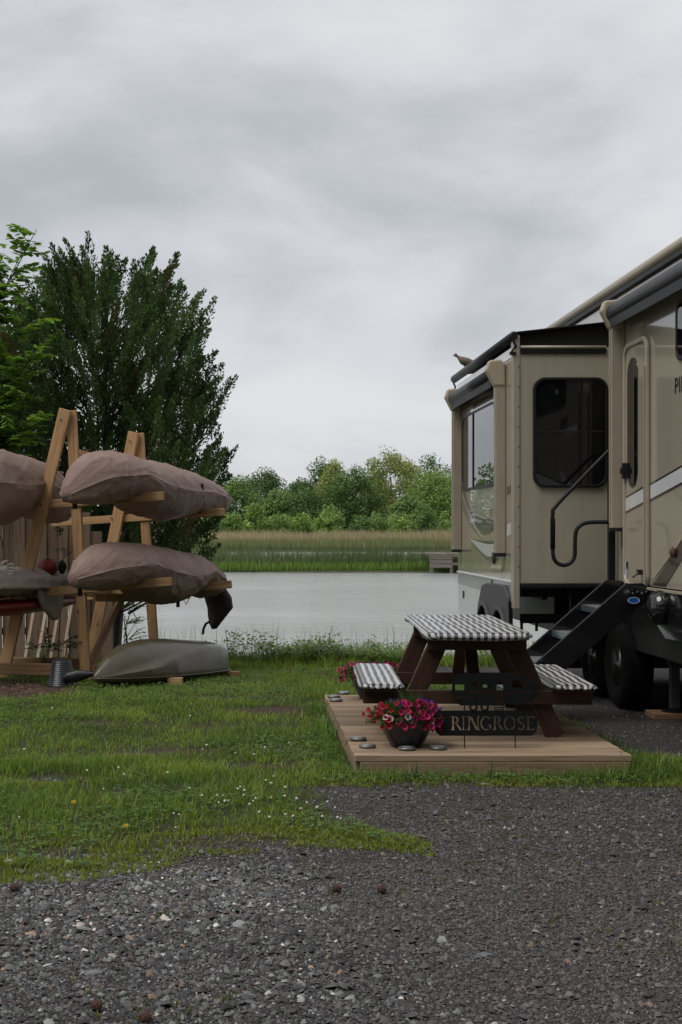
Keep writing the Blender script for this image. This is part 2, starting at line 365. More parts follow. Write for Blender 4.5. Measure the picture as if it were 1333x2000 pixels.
bed = obj('river_bed', MB().add([(-600, 19.8, -1.28), (600, 19.8, -1.28), (600, 430, -1.6), (-600, 430, -1.6)], [(0, 1, 2, 3)]), mud); bed['kind'] = 'structure'
def bank(name, y0, y1, top, x0=-120, x1=120, wob=1.2):
    xs = np.linspace(x0, x1, 160); r = []
    for y, z in ((y0-0.5, -1.4), (y0, WATER+0.02), (y0+1.2, top), (y1-1, top), (y1, WATER-0.3)):
        r.append(np.stack([xs, y+wob*(vnoise(xs*0.35, np.full_like(xs, y0))-0.5), np.full_like(xs, z)], 1))
    V = np.concatenate(r); n = len(xs); i = np.arange(5*n).reshape(5, n)
    F = np.stack([i[:-1, :-1], i[:-1, 1:], i[1:, 1:], i[1:, :-1]], -1).reshape(-1, 4)
    return npmesh(name, V, F, mud, smooth=True, kind='structure')
bank('marsh_island', 72, 82, WATER+0.12)
bank('far_bank', 143, 185, WATER+0.2)
xs = np.linspace(-500, 500, 60); ys = np.array([183, 215, 300, 420, 1500.])
hz = np.array([-0.6, 0.3, 2.0, 3.5, 6.0])
A, B = np.meshgrid(xs, ys); i = np.arange(A.size).reshape(A.shape)
V = np.stack([A.ravel(), B.ravel(), np.repeat(hz, len(xs))+0.8*vnoise(A.ravel()*0.05, B.ravel()*0.05)], 1)
npmesh('far_terrain', V, np.stack([i[:-1, :-1], i[:-1, 1:], i[1:, 1:], i[1:, :-1]], -1).reshape(-1, 4), plain('far_ground', (0.05, 0.075, 0.03), 0.95, var=0.3, vscale=0.1), smooth=True, kind='structure')

# ---------------------------------------------------------------- blades: grass, reeds
def blades(name, P, H, Wd, lean, cols, mat, tipc=1.15, seg=2, facing=None, parent=None, curve=0.5):
    n = len(P); az = rng.uniform(0, 2*np.pi, n) if facing is None else facing+rng.uniform(-0.7, 0.7, n)
    la = rng.uniform(0, 2*np.pi, n); L = np.stack([np.cos(la), np.sin(la), np.zeros(n)], 1)*(H*lean)[:, None]
    wv = np.stack([np.cos(az), np.sin(az), np.zeros(n)], 1)*(Wd/2)[:, None]; up = np.array([0, 0, 1.0])
    rows = []
    for k in range(seg):
        t = k/seg; c = P+up*(H*t)[:, None]+L*(t**(1+curve*2)); rows += [c-wv*(1-0.45*t), c+wv*(1-0.45*t)]
    tip = P+up*(H*(1-0.25*lean**2))[:, None]+L; rows.append(tip)
    k = 2*seg+1; V = np.stack(rows, 1).reshape(-1, 3); base = np.arange(n)*k
    fs = []
    for s in range(seg-1):
        a = 2*s; fs += [np.stack([base+a, base+a+1, base+a+3], 1), np.stack([base+a, base+a+3, base+a+2], 1)]
    a = 2*(seg-1); fs.append(np.stack([base+a, base+a+1, base+a+2], 1))
    F = np.concatenate(fs); C = np.repeat(cols, k, axis=0).reshape(n, k, 3)
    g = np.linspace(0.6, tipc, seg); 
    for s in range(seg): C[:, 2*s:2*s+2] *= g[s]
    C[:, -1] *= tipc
    return npmesh(name, V, F, mat, np.clip(C.reshape(-1, 3), 0, 1), parent=parent, kind='stuff')
grassm = leafmat('grass_blade', 0.35, 0.55)
def scatter(x0, x1, y0, y1, dens):
    n = int((x1-x0)*(y1-y0)*dens); return rng.uniform(x0, x1, n), rng.uniform(y0, y1, n)
# stay inside the view wedge with a generous margin
def wedge(X, Y, m=0.8): return (X > -0.185*Y-m) & (X < 0.335*Y+m)
parts = [scatter(-3.2, 3.6, 5.3, 9, 4300), scatter(-3.6, 4.2, 9, 12.2, 3000), scatter(-4.5, 6, 12.2, 18.2, 1700)]
X = np.concatenate([p[0] for p in parts]); Y = np.concatenate([p[1] for p in parts])
k = wedge(X, Y); X, Y = X[k], Y[k]; sm, dm = lawnmask(X, Y)
edge = sm+rng.normal(0, 0.045, len(X))
deckin = (X > 0.66) & (X < 2.42) & (Y > 8.18) & (Y < 11.27)
clump = fbm(X*1.7, Y*1.7, 4); fine = fbm(X*7, Y*7+30, 3)
keep = (edge > 0) & ~deckin & (rng.random(len(X)) < np.clip(2.4*fine-0.25, 0.2, 1)) & (rng.random(len(X)) < np.clip(0.2+edge*4, 0.35, 1))
X, Y, edge, clump, fine = (a[keep] for a in (X, Y, edge, clump, fine)); n = len(X)
near = np.clip(edge/0.35, 0, 1)
H = (0.020+0.062*np.clip((clump-0.32)*2.6, 0.08, 1.2)*(0.25+0.75*near)+0.05*np.clip(fine-0.55, 0, 1))*rng.lognormal(0, 0.3, n)
H *= 1+1.0*np.clip((Y-15.6)/1.2, 0, 1)+0.4*(rng.random(n) < 0.05)
H = np.where(np.hypot((X+2.6)/1.6, (Y-12.9)/1.5) < 1, H*0.7, H)
Wd = 0.0042*(1+0.06*(Y-6))*rng.uniform(0.7, 1.5, n)
base = np.array([0.205, 0.285, 0.050]); yel = np.array([0.26, 0.29, 0.045]); dk = np.array([0.105, 0.185, 0.034]); dry = np.array([0.20, 0.16, 0.07])
tt = np.clip(fbm(X*2.3+90, Y*2.3)*2.2-0.6+rng.normal(0, 0.15, n), 0, 1)[:, None]
cols = dk*(1-tt)+base*tt; ye = (np.clip(1-edge/0.28, 0, 1)*np.clip((7.2-Y)/0.5, 0.25, 1)*0.95)[:, None]; cols = cols*(1-ye)+yel*ye
dr = (rng.random(n) < 0.07)[:, None]; cols = np.where(dr, dry, cols)*rng.uniform(0.75, 1.3, (n, 1))
P = np.stack([X, Y, zg(X, Y)-0.004], 1)
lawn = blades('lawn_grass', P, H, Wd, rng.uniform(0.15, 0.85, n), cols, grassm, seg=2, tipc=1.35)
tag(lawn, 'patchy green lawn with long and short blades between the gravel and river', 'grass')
# low clover leaves and broad weeds in the lawn
X, Y = scatter(-3, 3.4, 5.6, 15.5, 520); k = wedge(X, Y, 0.4); X, Y = X[k], Y[k]; sm, dm = lawnmask(X, Y)
k = (sm > 0.04) & (fbm(X*1.1+8, Y*1.1+3) > 0.47) & ~((X > 0.64) & (X < 2.44) & (Y > 8.16) & (Y < 11.3)); X, Y = X[k], Y[k]; n = len(X)
def leafquads(P, D, Nn, L, Wd, cols):
    """diamond leaves: base P, direction D, normal-ish Nn"""
    S_ = np.cross(D, Nn); S_ /= np.linalg.norm(S_, axis=1, keepdims=True)+1e-9
    m = P+D*(L*0.45)[:, None]
    V = np.stack([P, m+S_*(Wd/2)[:, None], P+D*L[:, None], m-S_*(Wd/2)[:, None]], 1).reshape(-1, 3)
    b = np.arange(len(P))*4; F = np.stack([b, b+1, b+2, b+3], 1)
    return V, F, np.repeat(cols, 4, axis=0)
def unit(v): return v/(np.linalg.norm(v, axis=1, keepdims=True)+1e-9)
P0 = np.stack([X, Y, zg(X, Y)+rng.uniform(0.012, 0.05, n)], 1); P0 = np.repeat(P0, 3, axis=0)
a = np.repeat(rng.uniform(0, 6.28, n), 3)+np.tile([0, 2.09, 4.19], n); D = unit(np.stack([np.cos(a), np.sin(a), rng.uniform(-0.1, 0.45, 3*n)], 1))
cc = np.array([0.11, 0.20, 0.05])*np.repeat(rng.uniform(0.6, 1.35, (n, 1)), 3, axis=0)
V, F, C = leafquads(P0, D, np.tile([0, 0, 1.0], (3*n, 1)), rng.uniform(0.012, 0.026, 3*n), rng.uniform(0.012, 0.022, 3*n), cc)
cl_ = npmesh('clover_leaves', V, F, grassm, C, kind='stuff'); tag(cl_, 'low clover leaves growing through the lawn', 'clover')

# bright low moss-like grass fringing the gravel
X, Y = scatter(-1.8, 3.2, 5.2, 8.2, 9000); k = wedge(X, Y, 0.35); X, Y = X[k], Y[k]; sm, dm = lawnmask(X, Y)
pt_ = fbm(X*2.6+70, Y*4.2+12, 4); k = (sm < 0.13) & (sm > -0.07-0.14*(X < 0.1)) & (pt_ > 0.47+np.clip(-sm, 0, 1)*0.28) & ((Y < 7.0) | (np.abs(Y-7.95) < 0.16)) & (rng.random(len(X)) < 0.75); X, Y, pt_ = X[k], Y[k], pt_[k]; n = len(X)
mo = blades('edge_moss', np.stack([X, Y, zg(X, Y)], 1), rng.uniform(0.012, 0.032, n), rng.uniform(0.004, 0.008, n), rng.uniform(0.3, 1.0, n), np.array([[0.205, 0.255, 0.042]])*rng.uniform(0.65, 1.3, (n, 1)), grassm, seg=2)
tag(mo, 'bright yellow-green moss and seedling grass fringing the gravel', 'moss')

# ---------------------------------------------------------------- gravel
def stones(name, X, Y, size, flat, cols, mat, zoff=0.25, label=None):
    n = len(X)
    base = np.array([[1,0,0],[.35,.95,0],[-.8,.6,0],[-.85,-.55,0],[.3,-1,0],[.45,.1,.8],[-.35,.35,.85],[-.2,-.45,.75]])
    Fb = np.array([[0,1,5],[1,2,6],[1,6,5],[2,3,6],[3,7,6],[3,4,7],[4,0,5],[4,5,7],[5,6,7]])
    V = base[None]*(1+rng.uniform(-0.32, 0.32, (n, 8, 3))); V = V*size[:, None, None]*0.5
    V[:, :, 1] *= rng.uniform(0.55, 1.0, n)[:, None]; V[:, :, 2] *= flat[:, None]
    a = rng.uniform(0, 6.28, n); ca, sa = np.cos(a)[:, None], np.sin(a)[:, None]
    tx = rng.normal(0, 0.22, n)[:, None]; ty = rng.normal(0, 0.22, n)[:, None]
    x = V[:, :, 0]*ca-V[:, :, 1]*sa; y = V[:, :, 0]*sa+V[:, :, 1]*ca
    z = V[:, :, 2]+x*tx+y*ty+(size*flat*zoff)[:, None]*rng.uniform(-0.4, 1.0, n)[:, None]
    V = np.stack([x+X[:, None], y+Y[:, None], z+zg(X, Y)[:, None]], -1).reshape(-1, 3)
    F = (Fb[None]+(np.arange(n)*8)[:, None, None]).reshape(-1, 3)
    o = npmesh(name, V, F, mat, np.repeat(cols, 8, axis=0), kind='stuff')
    if label: tag(o, label, 'gravel')
    return o
def stonecol(n):
    pal = np.array([[0.062,0.060,0.061],[0.098,0.096,0.094],[0.140,0.145,0.140],[0.040,0.036,0.036],[0.085,0.068,0.060],[0.22,0.225,0.21],[0.24,0.155,0.105],[0.46,0.42,0.38]])
    w = np.array([0.28, 0.22, 0.13, 0.18, 0.13, 0.04, 0.012, 0.009]); w /= w.sum()
    return pal[rng.choice(len(pal), n, p=w)]*rng.uniform(0.55, 1.35, (n, 1))
gravm = colmat('gravel_stone', 0.82, var=0.25, vscale=90, spec=0.35)
parts = [scatter(-1.6, 2.6, 3.7, 6, 17000), scatter(-1.6, 3.4, 6, 9, 9500), scatter(1.2, 4.6, 9, 16.3, 1300)]
X = np.concatenate([p[0] for p in parts]); Y = np.concatenate([p[1] for p in parts]); k = wedge(X, Y, 0.35); X, Y = X[k], Y[k]
sm, dm = lawnmask(X, Y); k = (sm < rng.normal(0.0, 0.06, len(X))) & ~((X > 0.66) & (X < 2.42) & (Y > 8.18) & (Y < 11.27)) & ((dm < 0.5) | (rng.random(len(X)) < 0.15)); X, Y = X[k], Y[k]; n = len(X)
coarse = np.clip((fbm(X*0.8+5, Y*0.8)-0.30)*2.6+0.35*np.clip(0.7-X, -0.6, 0.9)+0.25*np.clip(5.4-Y, -1, 1), 0.4, 1.5)
size = np.clip(rng.lognormal(-4.92, 0.55, n)*(0.85+0.28*coarse), 0.005, 0.05)
scol = stonecol(n)*(0.95+0.30*np.clip(coarse, 0, 1.2))[:, None]
scol *= (0.72+0.56*fbm(X*0.55+21, Y*0.9+4, 3))[:, None]*np.array([[0.99, 1.0, 1.0]])
br = np.clip(0.8-coarse, 0, 0.5)[:, None]; scol = scol*(1-br)+np.array([[0.11, 0.095, 0.088]])*br
stones('gravel', X, Y, size, rng.uniform(0.4, 0.9, n), scol, gravm, zoff=0.4, label='dark grey crushed gravel of the drive')
# scattered larger flat stones
n = 320; X = rng.uniform(-1.4, 2.4, n); Y = rng.uniform(3.9, 7.6, n); sm, dm = lawnmask(X, Y); k = (sm < -0.05) & (rng.random(n) < np.clip(0.9-0.5*X, 0.15, 1)); X, Y = X[k], Y[k]; n = len(X)
stones('gravel_slabs', X, Y, rng.uniform(0.028, 0.062, n), rng.uniform(0.2, 0.45, n), stonecol(n)*1.35, gravm, zoff=0.5, label='larger flat grey stones scattered over the fine gravel')
# bark chips and leaf litter on the dirt bed under the rack
n = 2600; X = rng.uniform(-3.9, -1.4, n); Y = rng.uniform(11.6, 14.6, n); sm, dm = lawnmask(X, Y); k = (sm < 0.03); X, Y = X[k], Y[k]; n = len(X)
o = stones('bark_mulch', X, Y, rng.uniform(0.015, 0.06, n), rng.uniform(0.15, 0.35, n), np.array([[0.075, 0.045, 0.03]])*rng.uniform(0.4, 2.0, (n, 1)), gravm); tag(o, 'brown bark litter on the bare dirt by the rack', 'mulch')
# weed sprigs poking out of the gravel
n = 900; X = rng.uniform(-1.4, 2.6, n); Y = rng.uniform(4.0, 8.0, n); sm, dm = lawnmask(X, Y); k = (sm < 0) & (fbm(X*1.6+60, Y*1.6) > 0.55) & (rng.random(n) < 0.5); X, Y = X[k], Y[k]
X = np.repeat(X, 9)+rng.normal(0, 0.014, len(X)*9); Y = np.repeat(Y, 9)+rng.normal(0, 0.014, len(Y)*9); n = len(X)
o = blades('gravel_weeds', np.stack([X, Y, zg(X, Y)], 1), rng.uniform(0.012, 0.035, n), rng.uniform(0.003, 0.006, n), rng.uniform(0.3, 1.1, n), np.array([[0.13, 0.16, 0.03]])*rng.uniform(0.6, 1.2, (n, 1)), grassm)
tag(o, 'tiny yellow-green weeds sprouting in the gravel', 'weeds')

# ---------------------------------------------------------------- far reeds
reedm = leafmat('reed', 0.3, 0.7)
def reeds(name, x0, x1, y0, y1, n, h0, h1, c0, c1, w, label, top=WATER+0.1, tipc=1.1):
    X = rng.uniform(x0, x1, n); Y = rng.uniform(y0, y1, n); H = rng.uniform(h0, h1, n)*(0.55+0.6*fbm(X*0.3, Y*0.25+7)+0.35*fbm(X*1.7+5, Y*0.2))
    t_ = np.clip(fbm(X*0.12+3, Y*0.2)*1.8-0.4+rng.normal(0, 0.2, n), 0, 1)[:, None]
    C = (np.array(c0)*(1-t_)+np.array(c1)*t_)*rng.uniform(0.75, 1.25, (n, 1))
    o = blades(name, np.stack([X, Y, np.full(n, top-0.05)], 1), H, rng.uniform(0.6, 1.4, n)*w, rng.uniform(0.03, 0.25, n), C, reedm, tipc=tipc, facing=0.0)
    return tag(o, label, 'reeds')
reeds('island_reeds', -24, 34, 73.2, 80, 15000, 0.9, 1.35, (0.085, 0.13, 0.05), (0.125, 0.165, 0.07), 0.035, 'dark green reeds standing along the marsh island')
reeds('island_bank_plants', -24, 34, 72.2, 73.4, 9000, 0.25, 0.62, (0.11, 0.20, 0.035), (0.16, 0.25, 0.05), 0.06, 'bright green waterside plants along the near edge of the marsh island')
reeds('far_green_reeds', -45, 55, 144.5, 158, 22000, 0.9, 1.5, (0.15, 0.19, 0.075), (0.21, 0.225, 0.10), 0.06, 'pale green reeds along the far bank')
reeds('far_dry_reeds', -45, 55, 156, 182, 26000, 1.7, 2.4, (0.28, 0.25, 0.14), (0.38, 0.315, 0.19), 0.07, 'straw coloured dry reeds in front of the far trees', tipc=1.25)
# ================================================================ TREES
leafm = leafmat('broad_leaf', 0.35, 0.5)
needlem = leafmat('cedar_needle', 0.2, 0.65, spec=0.2)
barkm = plain('bark', (0.055, 0.045, 0.037), 0.9, var=0.35, vscale=20, bump=0.6, bscale=30)
palebark = plain('pale_bark', (0.30, 0.27, 0.22), 0.85, var=0.3, vscale=4)
def rand_dir(n):
    v = rng.normal(size=(n, 3)); return unit(v)
def crown_leaves(centers, rad, per, size, col, var=0.3, flat=0.8):
    """leaf faces clustered round clump centres; lighter and darker clumps"""
    n = len(centers); P = np.repeat(centers, per, axis=0); d = rand_dir(n*per)
    r = rng.uniform(0.25, 1, n*per)**0.5; off = d*r[:, None]*np.repeat(rad, per)[:, None]; off[:, 2] *= flat
    P = P+off
    D = unit(rand_dir(n*per)*0.8+d*0.6+np.array([0, 0, -0.15])); Nn = unit(d+np.array([0, 0, 0.9])+rand_dir(n*per)*0.5)
    L = rng.uniform(0.7, 1.35, n*per)*size; C = np.repeat(rng.uniform(1-var, 1+var, (n, 1)), per, axis=0)*rng.uniform(0.8, 1.2, (n*per, 1))*np.array(col)
    return leafquads(P, D, Nn, L, L*rng.uniform(0.55, 0.9, n*per), C)
ORD = ['first', 'second', 'third', 'fourth', 'fifth', 'sixth', 'seventh', 'eighth', 'ninth', 'tenth', 'eleventh', 'twelfth', 'thirteenth', 'fourteenth', 'fifteenth', 'sixteenth', 'seventeenth', 'eighteenth', 'nineteenth', 'twentieth', 'twenty-first', 'twenty-second', 'twenty-third', 'twenty-fourth', 'twenty-fifth', 'twenty-sixth', 'twenty-seventh', 'twenty-eighth', 'twenty-ninth', 'thirtieth']
DG, MG, YG, LG = (0.115, 0.195, 0.060), (0.175, 0.275, 0.080), (0.31, 0.35, 0.11), (0.21, 0.31, 0.085)
# px centre, px top, half width px, distance, colour, kind
FT = [(-330, 925, 60, 232, DG, 'dark green'), (-210, 915, 60, 226, MG, 'mid green'), (-90, 925, 60, 234, DG, 'dark green'), (30, 905, 62, 228, MG, 'mid green'), (150, 915, 60, 236, DG, 'dark green'), (270, 905, 60, 228, LG, 'light green'), (380, 922, 55, 233, DG, 'dark green'),
      (462, 930, 44, 226, MG, 'mid green'), (520, 914, 46, 240, DG, 'dark green'), (548, 960, 38, 214, MG, 'mid green'),
      (582, 934, 30, 250, DG, 'dark green'), (628, 896, 44, 238, DG, 'dark green'), (600, 962, 42, 213, DG, 'dark green'), (652, 902, 30, 226, YG, 'yellow green'),
      (690, 912, 62, 216, DG, 'dark green'), (765, 880, 62, 228, YG, 'tall yellow green'), (728, 932, 42, 240, MG, 'mid green'),
      (838, 892, 62, 250, DG, 'dark green'), (850, 922, 60, 217, LG, 'light green'), (800, 972, 36, 208, MG, 'mid green'), (905, 905, 60, 226, MG, 'mid green'), (985, 890, 62, 234, DG, 'dark green'), (1080, 905, 60, 226, MG, 'mid green'), (1190, 900, 65, 232, DG, 'dark green')]
FT.sort(key=lambda a: a[0])
seen = {}
for i, (px, py, hw, Y, col, kn) in enumerate(FT):
    s = FPX/Y; X = (px-476)/s; ztop = 1.5+(1038-py)/s; z0 = 0.25; Wd = hw/s; H = ztop-z0
    visible = 430 < px < 900
    n = 130 if visible else 70
    c = rand_dir(n)*np.array([Wd, Wd*0.8, H*0.46])*(rng.uniform(0.25, 1, n)**0.45)[:, None]
    c[:, :2] *= (1-0.35*np.clip(c[:, 2:]/(H*0.46), 0, 1)**2)
    c[:, :2] *= np.clip(0.72+0.6*fbm(np.arctan2(c[:, 1], c[:, 0])*1.2+i*9+20, c[:, 2]*0.4+30, 2)[:, None], 0.6, 1.25)
    c = c+np.array([X, Y, z0+H*0.53]); rad = rng.uniform(0.7, 1.5, n)*(0.75+0.035*Wd*3)
    V, F, C = crown_leaves(c, rad, 95 if visible else 34, 0.33 if visible else 0.6, col, 0.22)
    hgt = 1.0
    t_ = thing('broadleaf_tree', (X, Y, z0), 'x', 'tree', 'trees along the far bank'); seen.setdefault(kn, []).append(t_)
    t_['label'] = f'{kn} tree beyond the reeds, {ORD[i]} from the left end of the far treeline'
    npmesh('crown', V, F, leafm, C, parent=t_)
    tr = MB().tube([(X, Y, z0-0.3), (X+0.1, Y, z0+H*0.35), (X-0.1, Y, z0+H*0.7)], [0.32, 0.24, 0.08], 7)
    for k in range(6):
        a = rng.uniform(0, 6.28); zz_ = z0+H*rng.uniform(0.2, 0.6); q = Wd*0.6
        tr.tube([(X, Y, zz_), (X+math.cos(a)*q*0.5, Y+math.sin(a)*q*0.5, zz_+H*0.14), (X+math.cos(a)*q, Y+math.sin(a)*q, zz_+H*0.3)], [0.13, 0.09, 0.03], 5)
    obj('trunk', tr, palebark if kn in ('yellow green', 'tall yellow green') else barkm, t_)
# low bushes at the feet of the far trees
FB = [(455, 1000, 24, MG), (500, 985, 26, LG), (540, 1003, 24, MG), (585, 1000, 28, LG), (640, 992, 30, LG), (705, 1005, 22, DG), (745, 1000, 26, MG), (785, 1000, 26, LG), (830, 990, 26, DG), (868, 998, 26, LG), (910, 995, 30, MG), (405, 998, 28, MG), (340, 1000, 30, LG)]
FB.sort(key=lambda a: a[0])
for i, (px, py, hw, col) in enumerate(FB):
    Y = 200+3*(i % 3); s = FPX/Y; X = (px-476)/s; H = (1038-py)/s+1.5; Wd = hw/s; n = 36
    c = rand_dir(n)*np.array([Wd, Wd, H*0.5])*(rng.uniform(0.3, 1, n)**0.5)[:, None]+np.array([X, Y, H*0.5])
    V, F, C = crown_leaves(c, rng.uniform(0.5, 0.9, n), 45, 0.36, np.array(col)*1.15, 0.3)
    t_ = thing('bush', (X, Y, 0), f'leafy green bush at the foot of the far trees, {ORD[i]} bush from the left', 'bush', 'bushes along the far bank')
    npmesh('foliage', V, F, leafm, C, parent=t_)
    obj('stem', MB().tube([(X, Y, -0.6), (X, Y, H*0.6)], [0.1, 0.04], 6), barkm, t_)

# ---------------------------------------------------------------- cedar behind the rack
CX, CY = -2.0, 18.7
zs_ = np.array([0.6, 1.0, 1.5, 2.2, 3.0, 3.7, 4.3, 4.8, 5.2]); rs_ = np.array([0.8, 1.35, 1.72, 1.78, 1.72, 1.6, 1.35, 0.85, 0.1])
zb = zg1(CX, CY)
ct = thing('cedar_tree', (CX, CY, zb), 'large dark green cedar with ragged pointed crown behind the kayak rack', 'tree')
tr = MB(); tips = []
for k in range(5):
    a = 2*math.pi*k/5+0.3; top = rng.uniform(3.8, 4.8); rr = np.interp(top, zs_, rs_)*0.55
    pts = [(CX+0.12*math.cos(a), CY+0.12*math.sin(a), zb-0.2), (CX+0.3*math.cos(a), CY+0.3*math.sin(a), 1.0), (CX+rr*0.7*math.cos(a), CY+rr*0.7*math.sin(a), 2.4), (CX+rr*math.cos(a), CY+rr*math.sin(a), top)]
    tr.tube(pts, [0.10, 0.065, 0.04, 0.008], 7)
n = 1000
zz_ = rng.uniform(0.75, 5.0, n*3); acc = rng.random(n*3) < np.interp(zz_, zs_, rs_)/2.1+0.08; zz_ = zz_[acc][:n]; n = len(zz_)
aa = rng.uniform(0, 6.283, n); lump = 0.66+0.5*fbm(aa*1.1+4, zz_*0.9, 3)
rr = np.interp(zz_, zs_, rs_)*lump*np.sqrt(rng.uniform(0.10, 1, n))
B = np.stack([CX+rr*np.cos(aa), CY+rr*np.sin(aa), zz_], 1)
out = np.stack([np.cos(aa), np.sin(aa), np.zeros(n)], 1)
D0 = unit(out*rng.uniform(0.25, 0.9, (n, 1))+np.array([0, 0, 1.0])*rng.uniform(0.6, 1.3, (n, 1))+rng.normal(0, 0.16, (n, 3)))
PL = rng.uniform(0.34, 0.72, n)
for i in range(0, n):
    st = Vector((CX+0.28*rr[i]*math.cos(aa[i]), CY+0.28*rr[i]*math.sin(aa[i]), max(0.35, zz_[i]-0.5*rr[i]-0.15)))
    e = Vector(B[i]); m = (st+e)/2+Vector((0, 0, -0.05))
    if i % 5 == 0: tr.tube([st, m, e, e+Vector(D0[i])*PL[i]*0.8], [0.022, 0.015, 0.009, 0.003], 4, cap=False)
obj('trunk', tr, barkm, ct)
# leaders that break the skyline
lead = [(-2.22, 5.62, .5), (-2.0, 5.35, .4), (-1.32, 5.2, .5), (-1.6, 5.1, .4), (-0.92, 4.75, .4), (-0.62, 4.35, .4), (-2.75, 5.2, .4), (-3.1, 4.9, .4), (-0.48, 3.9, .4), (-2.45, 5.4, .4), (-0.38, 3.3, .35), (-1.15, 4.9, .4), (-1.8, 5.15, .4)]
LB = np.array([[x, CY+rng.uniform(-0.3, 0.3), z-l-0.18] for x, z, l in lead]); LD = unit(np.array([[rng.uniform(-0.15, 0.2), 0, 1.0] for _ in lead])); LL = np.array([l*1.1 for *_, l in lead])
B = np.concatenate([B, LB]); D0 = np.concatenate([D0, LD]); PL = np.concatenate([PL, LL]); n = len(B)
kk = B[:, 0]+D0[:, 0]*PL < 0.02-0.12*np.clip(B[:, 2]-2.4, 0, 3); B, D0, PL = B[kk], D0[kk], PL[kk]; n = len(B)
per = 260
tpos = rng.uniform(0, 1, (n, per)); taper = (1-tpos*0.85)
side = rand_dir(n*per).reshape(n, per, 3)
Pn = B[:, None]+D0[:, None]*(tpos*PL[:, None])[..., None]+side*(taper*0.14)[..., None]*rng.uniform(0.3, 1, (n, per, 1))
Dn = unit((D0[:, None]*1.0+side*0.75+np.array([0, 0, 0.25])+rng.normal(0, 0.2, (n, per, 3))).reshape(-1, 3))
Nn = rand_dir(n*per); L = rng.uniform(0.025, 0.06, n*per)
tone = np.repeat(rng.uniform(0.55, 1.55, n), per)*rng.uniform(0.75, 1.25, n*per)
warm = np.repeat((rng.random(n) < 0.04).astype(float), per)[:, None]
C = (np.array([0.078, 0.128, 0.042])*(1-warm)+np.array([0.085, 0.07, 0.03])*warm)*tone[:, None]
V, F, C = leafquads(Pn.reshape(-1, 3), Dn, Nn, L, L*0.5, C)
npmesh('crown', V, F, needlem, C, parent=ct)

# ---------------------------------------------------------------- leafy tree at the left edge
def twig_tree(name, base, tips, label, leafL, col, per=18, trunk_r=0.07, twigs=5, droop=0.35, cat='tree', spread=0.45):
    root = thing(name, base, label, cat); tr = MB(); VV = []; FF = []; CC = []; nb = 0
    for tp in tips:
        b = Vector(base)+Vector((0, 0, max(0.1, (tp[2]-base[2])*0.45))); t2 = Vector(tp); m = (b+t2)/2+Vector((0, 0, 0.12))
        tr.tube([b, m, t2], [trunk_r*0.45, trunk_r*0.22, 0.004], 5, cap=False)
        for k in range(twigs):
            f = rng.uniform(0.45, 1.0); p = (b.lerp(m, f*2) if f < 0.5 else m.lerp(t2, f*2-1))
            d = Vector(rng.normal(size=3)); d.z = d.z*0.4+0.15; d = (d.normalized()+(t2-b).normalized()*0.7).normalized(); Lt = rng.uniform(0.6, 1.2)*spread
            q = p+d*Lt+Vector((0, 0, -droop*Lt*0.6)); tr.tube([p, p+d*Lt*0.55, q], [0.007, 0.005, 0.002], 4, cap=False)
            ts = (np.arange(per)+0.5)/per; a, mm, e = np.array(p), np.array(p+d*Lt*0.55), np.array(q)
            pos = ((1-ts)**2)[:, None]*a+(2*ts*(1-ts))[:, None]*mm+(ts**2)[:, None]*e
            dn = np.array(d); sdv = np.cross(dn, [0, 0, 1.0]); sdv /= np.linalg.norm(sdv)+1e-9
            sg = np.where(np.arange(per) % 2 == 0, 1, -1)[:, None]
            D = unit(sdv*sg+dn*0.55+np.array([0, 0, -droop])+rng.normal(0, 0.18, (per, 3)))
            Nn = unit(np.array([0, 0, 1.0])+rng.normal(0, 0.25, (per, 3))); L = rng.uniform(0.75, 1.25, per)*leafL
            # six-sided leaf
            S_ = unit(np.cross(D, Nn)); Wl = L*0.23
            pts = [pos, pos+D*(L*0.25)[:, None]+S_*Wl[:, None]*0.9, pos+D*(L*0.6)[:, None]+S_*Wl[:, None], pos+D*L[:, None], pos+D*(L*0.6)[:, None]-S_*Wl[:, None], pos+D*(L*0.25)[:, None]-S_*Wl[:, None]*0.9]
            VV.append(np.stack(pts, 1).reshape(-1, 3)); FF.append(np.arange(per*6).reshape(-1, 6)+nb); nb += per*6
            CC.append(np.repeat(np.array(col)*rng.uniform(0.65, 1.3, (per, 1))*rng.uniform(0.8, 1.25), 6, axis=0))
    bx, by, bz = base
    top = max(t[2] for t in tips); tr.tube([(bx, by, bz-0.15), (bx+0.04, by, bz+(top-bz)*0.35), (bx, by, bz+(top-bz)*0.62)], [trunk_r, trunk_r*0.75, trunk_r*0.35], 8)
    obj('trunk' if cat == 'tree' else 'stem', tr, barkm, root)
    npmesh('crown' if cat == 'tree' else 'foliage', np.concatenate(VV), np.concatenate(FF), leafm, np.concatenate(CC), parent=root)
    return root
bz = zg1(-4.1, 16.9)
tips = [(-2.55, 16.4, 5.22), (-2.75, 16.6, 5.0), (-3.0, 16.5, 4.7), (-2.62, 16.3, 4.1), (-2.55, 16.2, 3.65), (-2.85, 16.4, 3.3), (-2.62, 16.5, 3.0), (-3.1, 16.3, 4.2), (-3.2, 16.5, 3.7), (-3.1, 16.2, 3.1), (-2.75, 16.4, 2.75), (-3.4, 16.6, 5.1), (-3.5, 16.4, 4.6), (-3.4, 16.4, 2.8), (-4.2, 16.6, 5.4), (-4.6, 16.8, 4.7), (-4.8, 16.6, 3.8), (-4.4, 16.3, 3.1), (-3.8, 17.4, 4.6), (-3.0, 16.8, 3.4), (-2.9, 16.7, 2.6), (-3.2, 16.4, 2.4)]
twig_tree('leafy_tree', (-4.1, 16.9, bz), tips, 'bright green tree with drooping pointed leaves at the left edge of the photo', 0.12, (0.19, 0.33, 0.06), per=20, twigs=24)
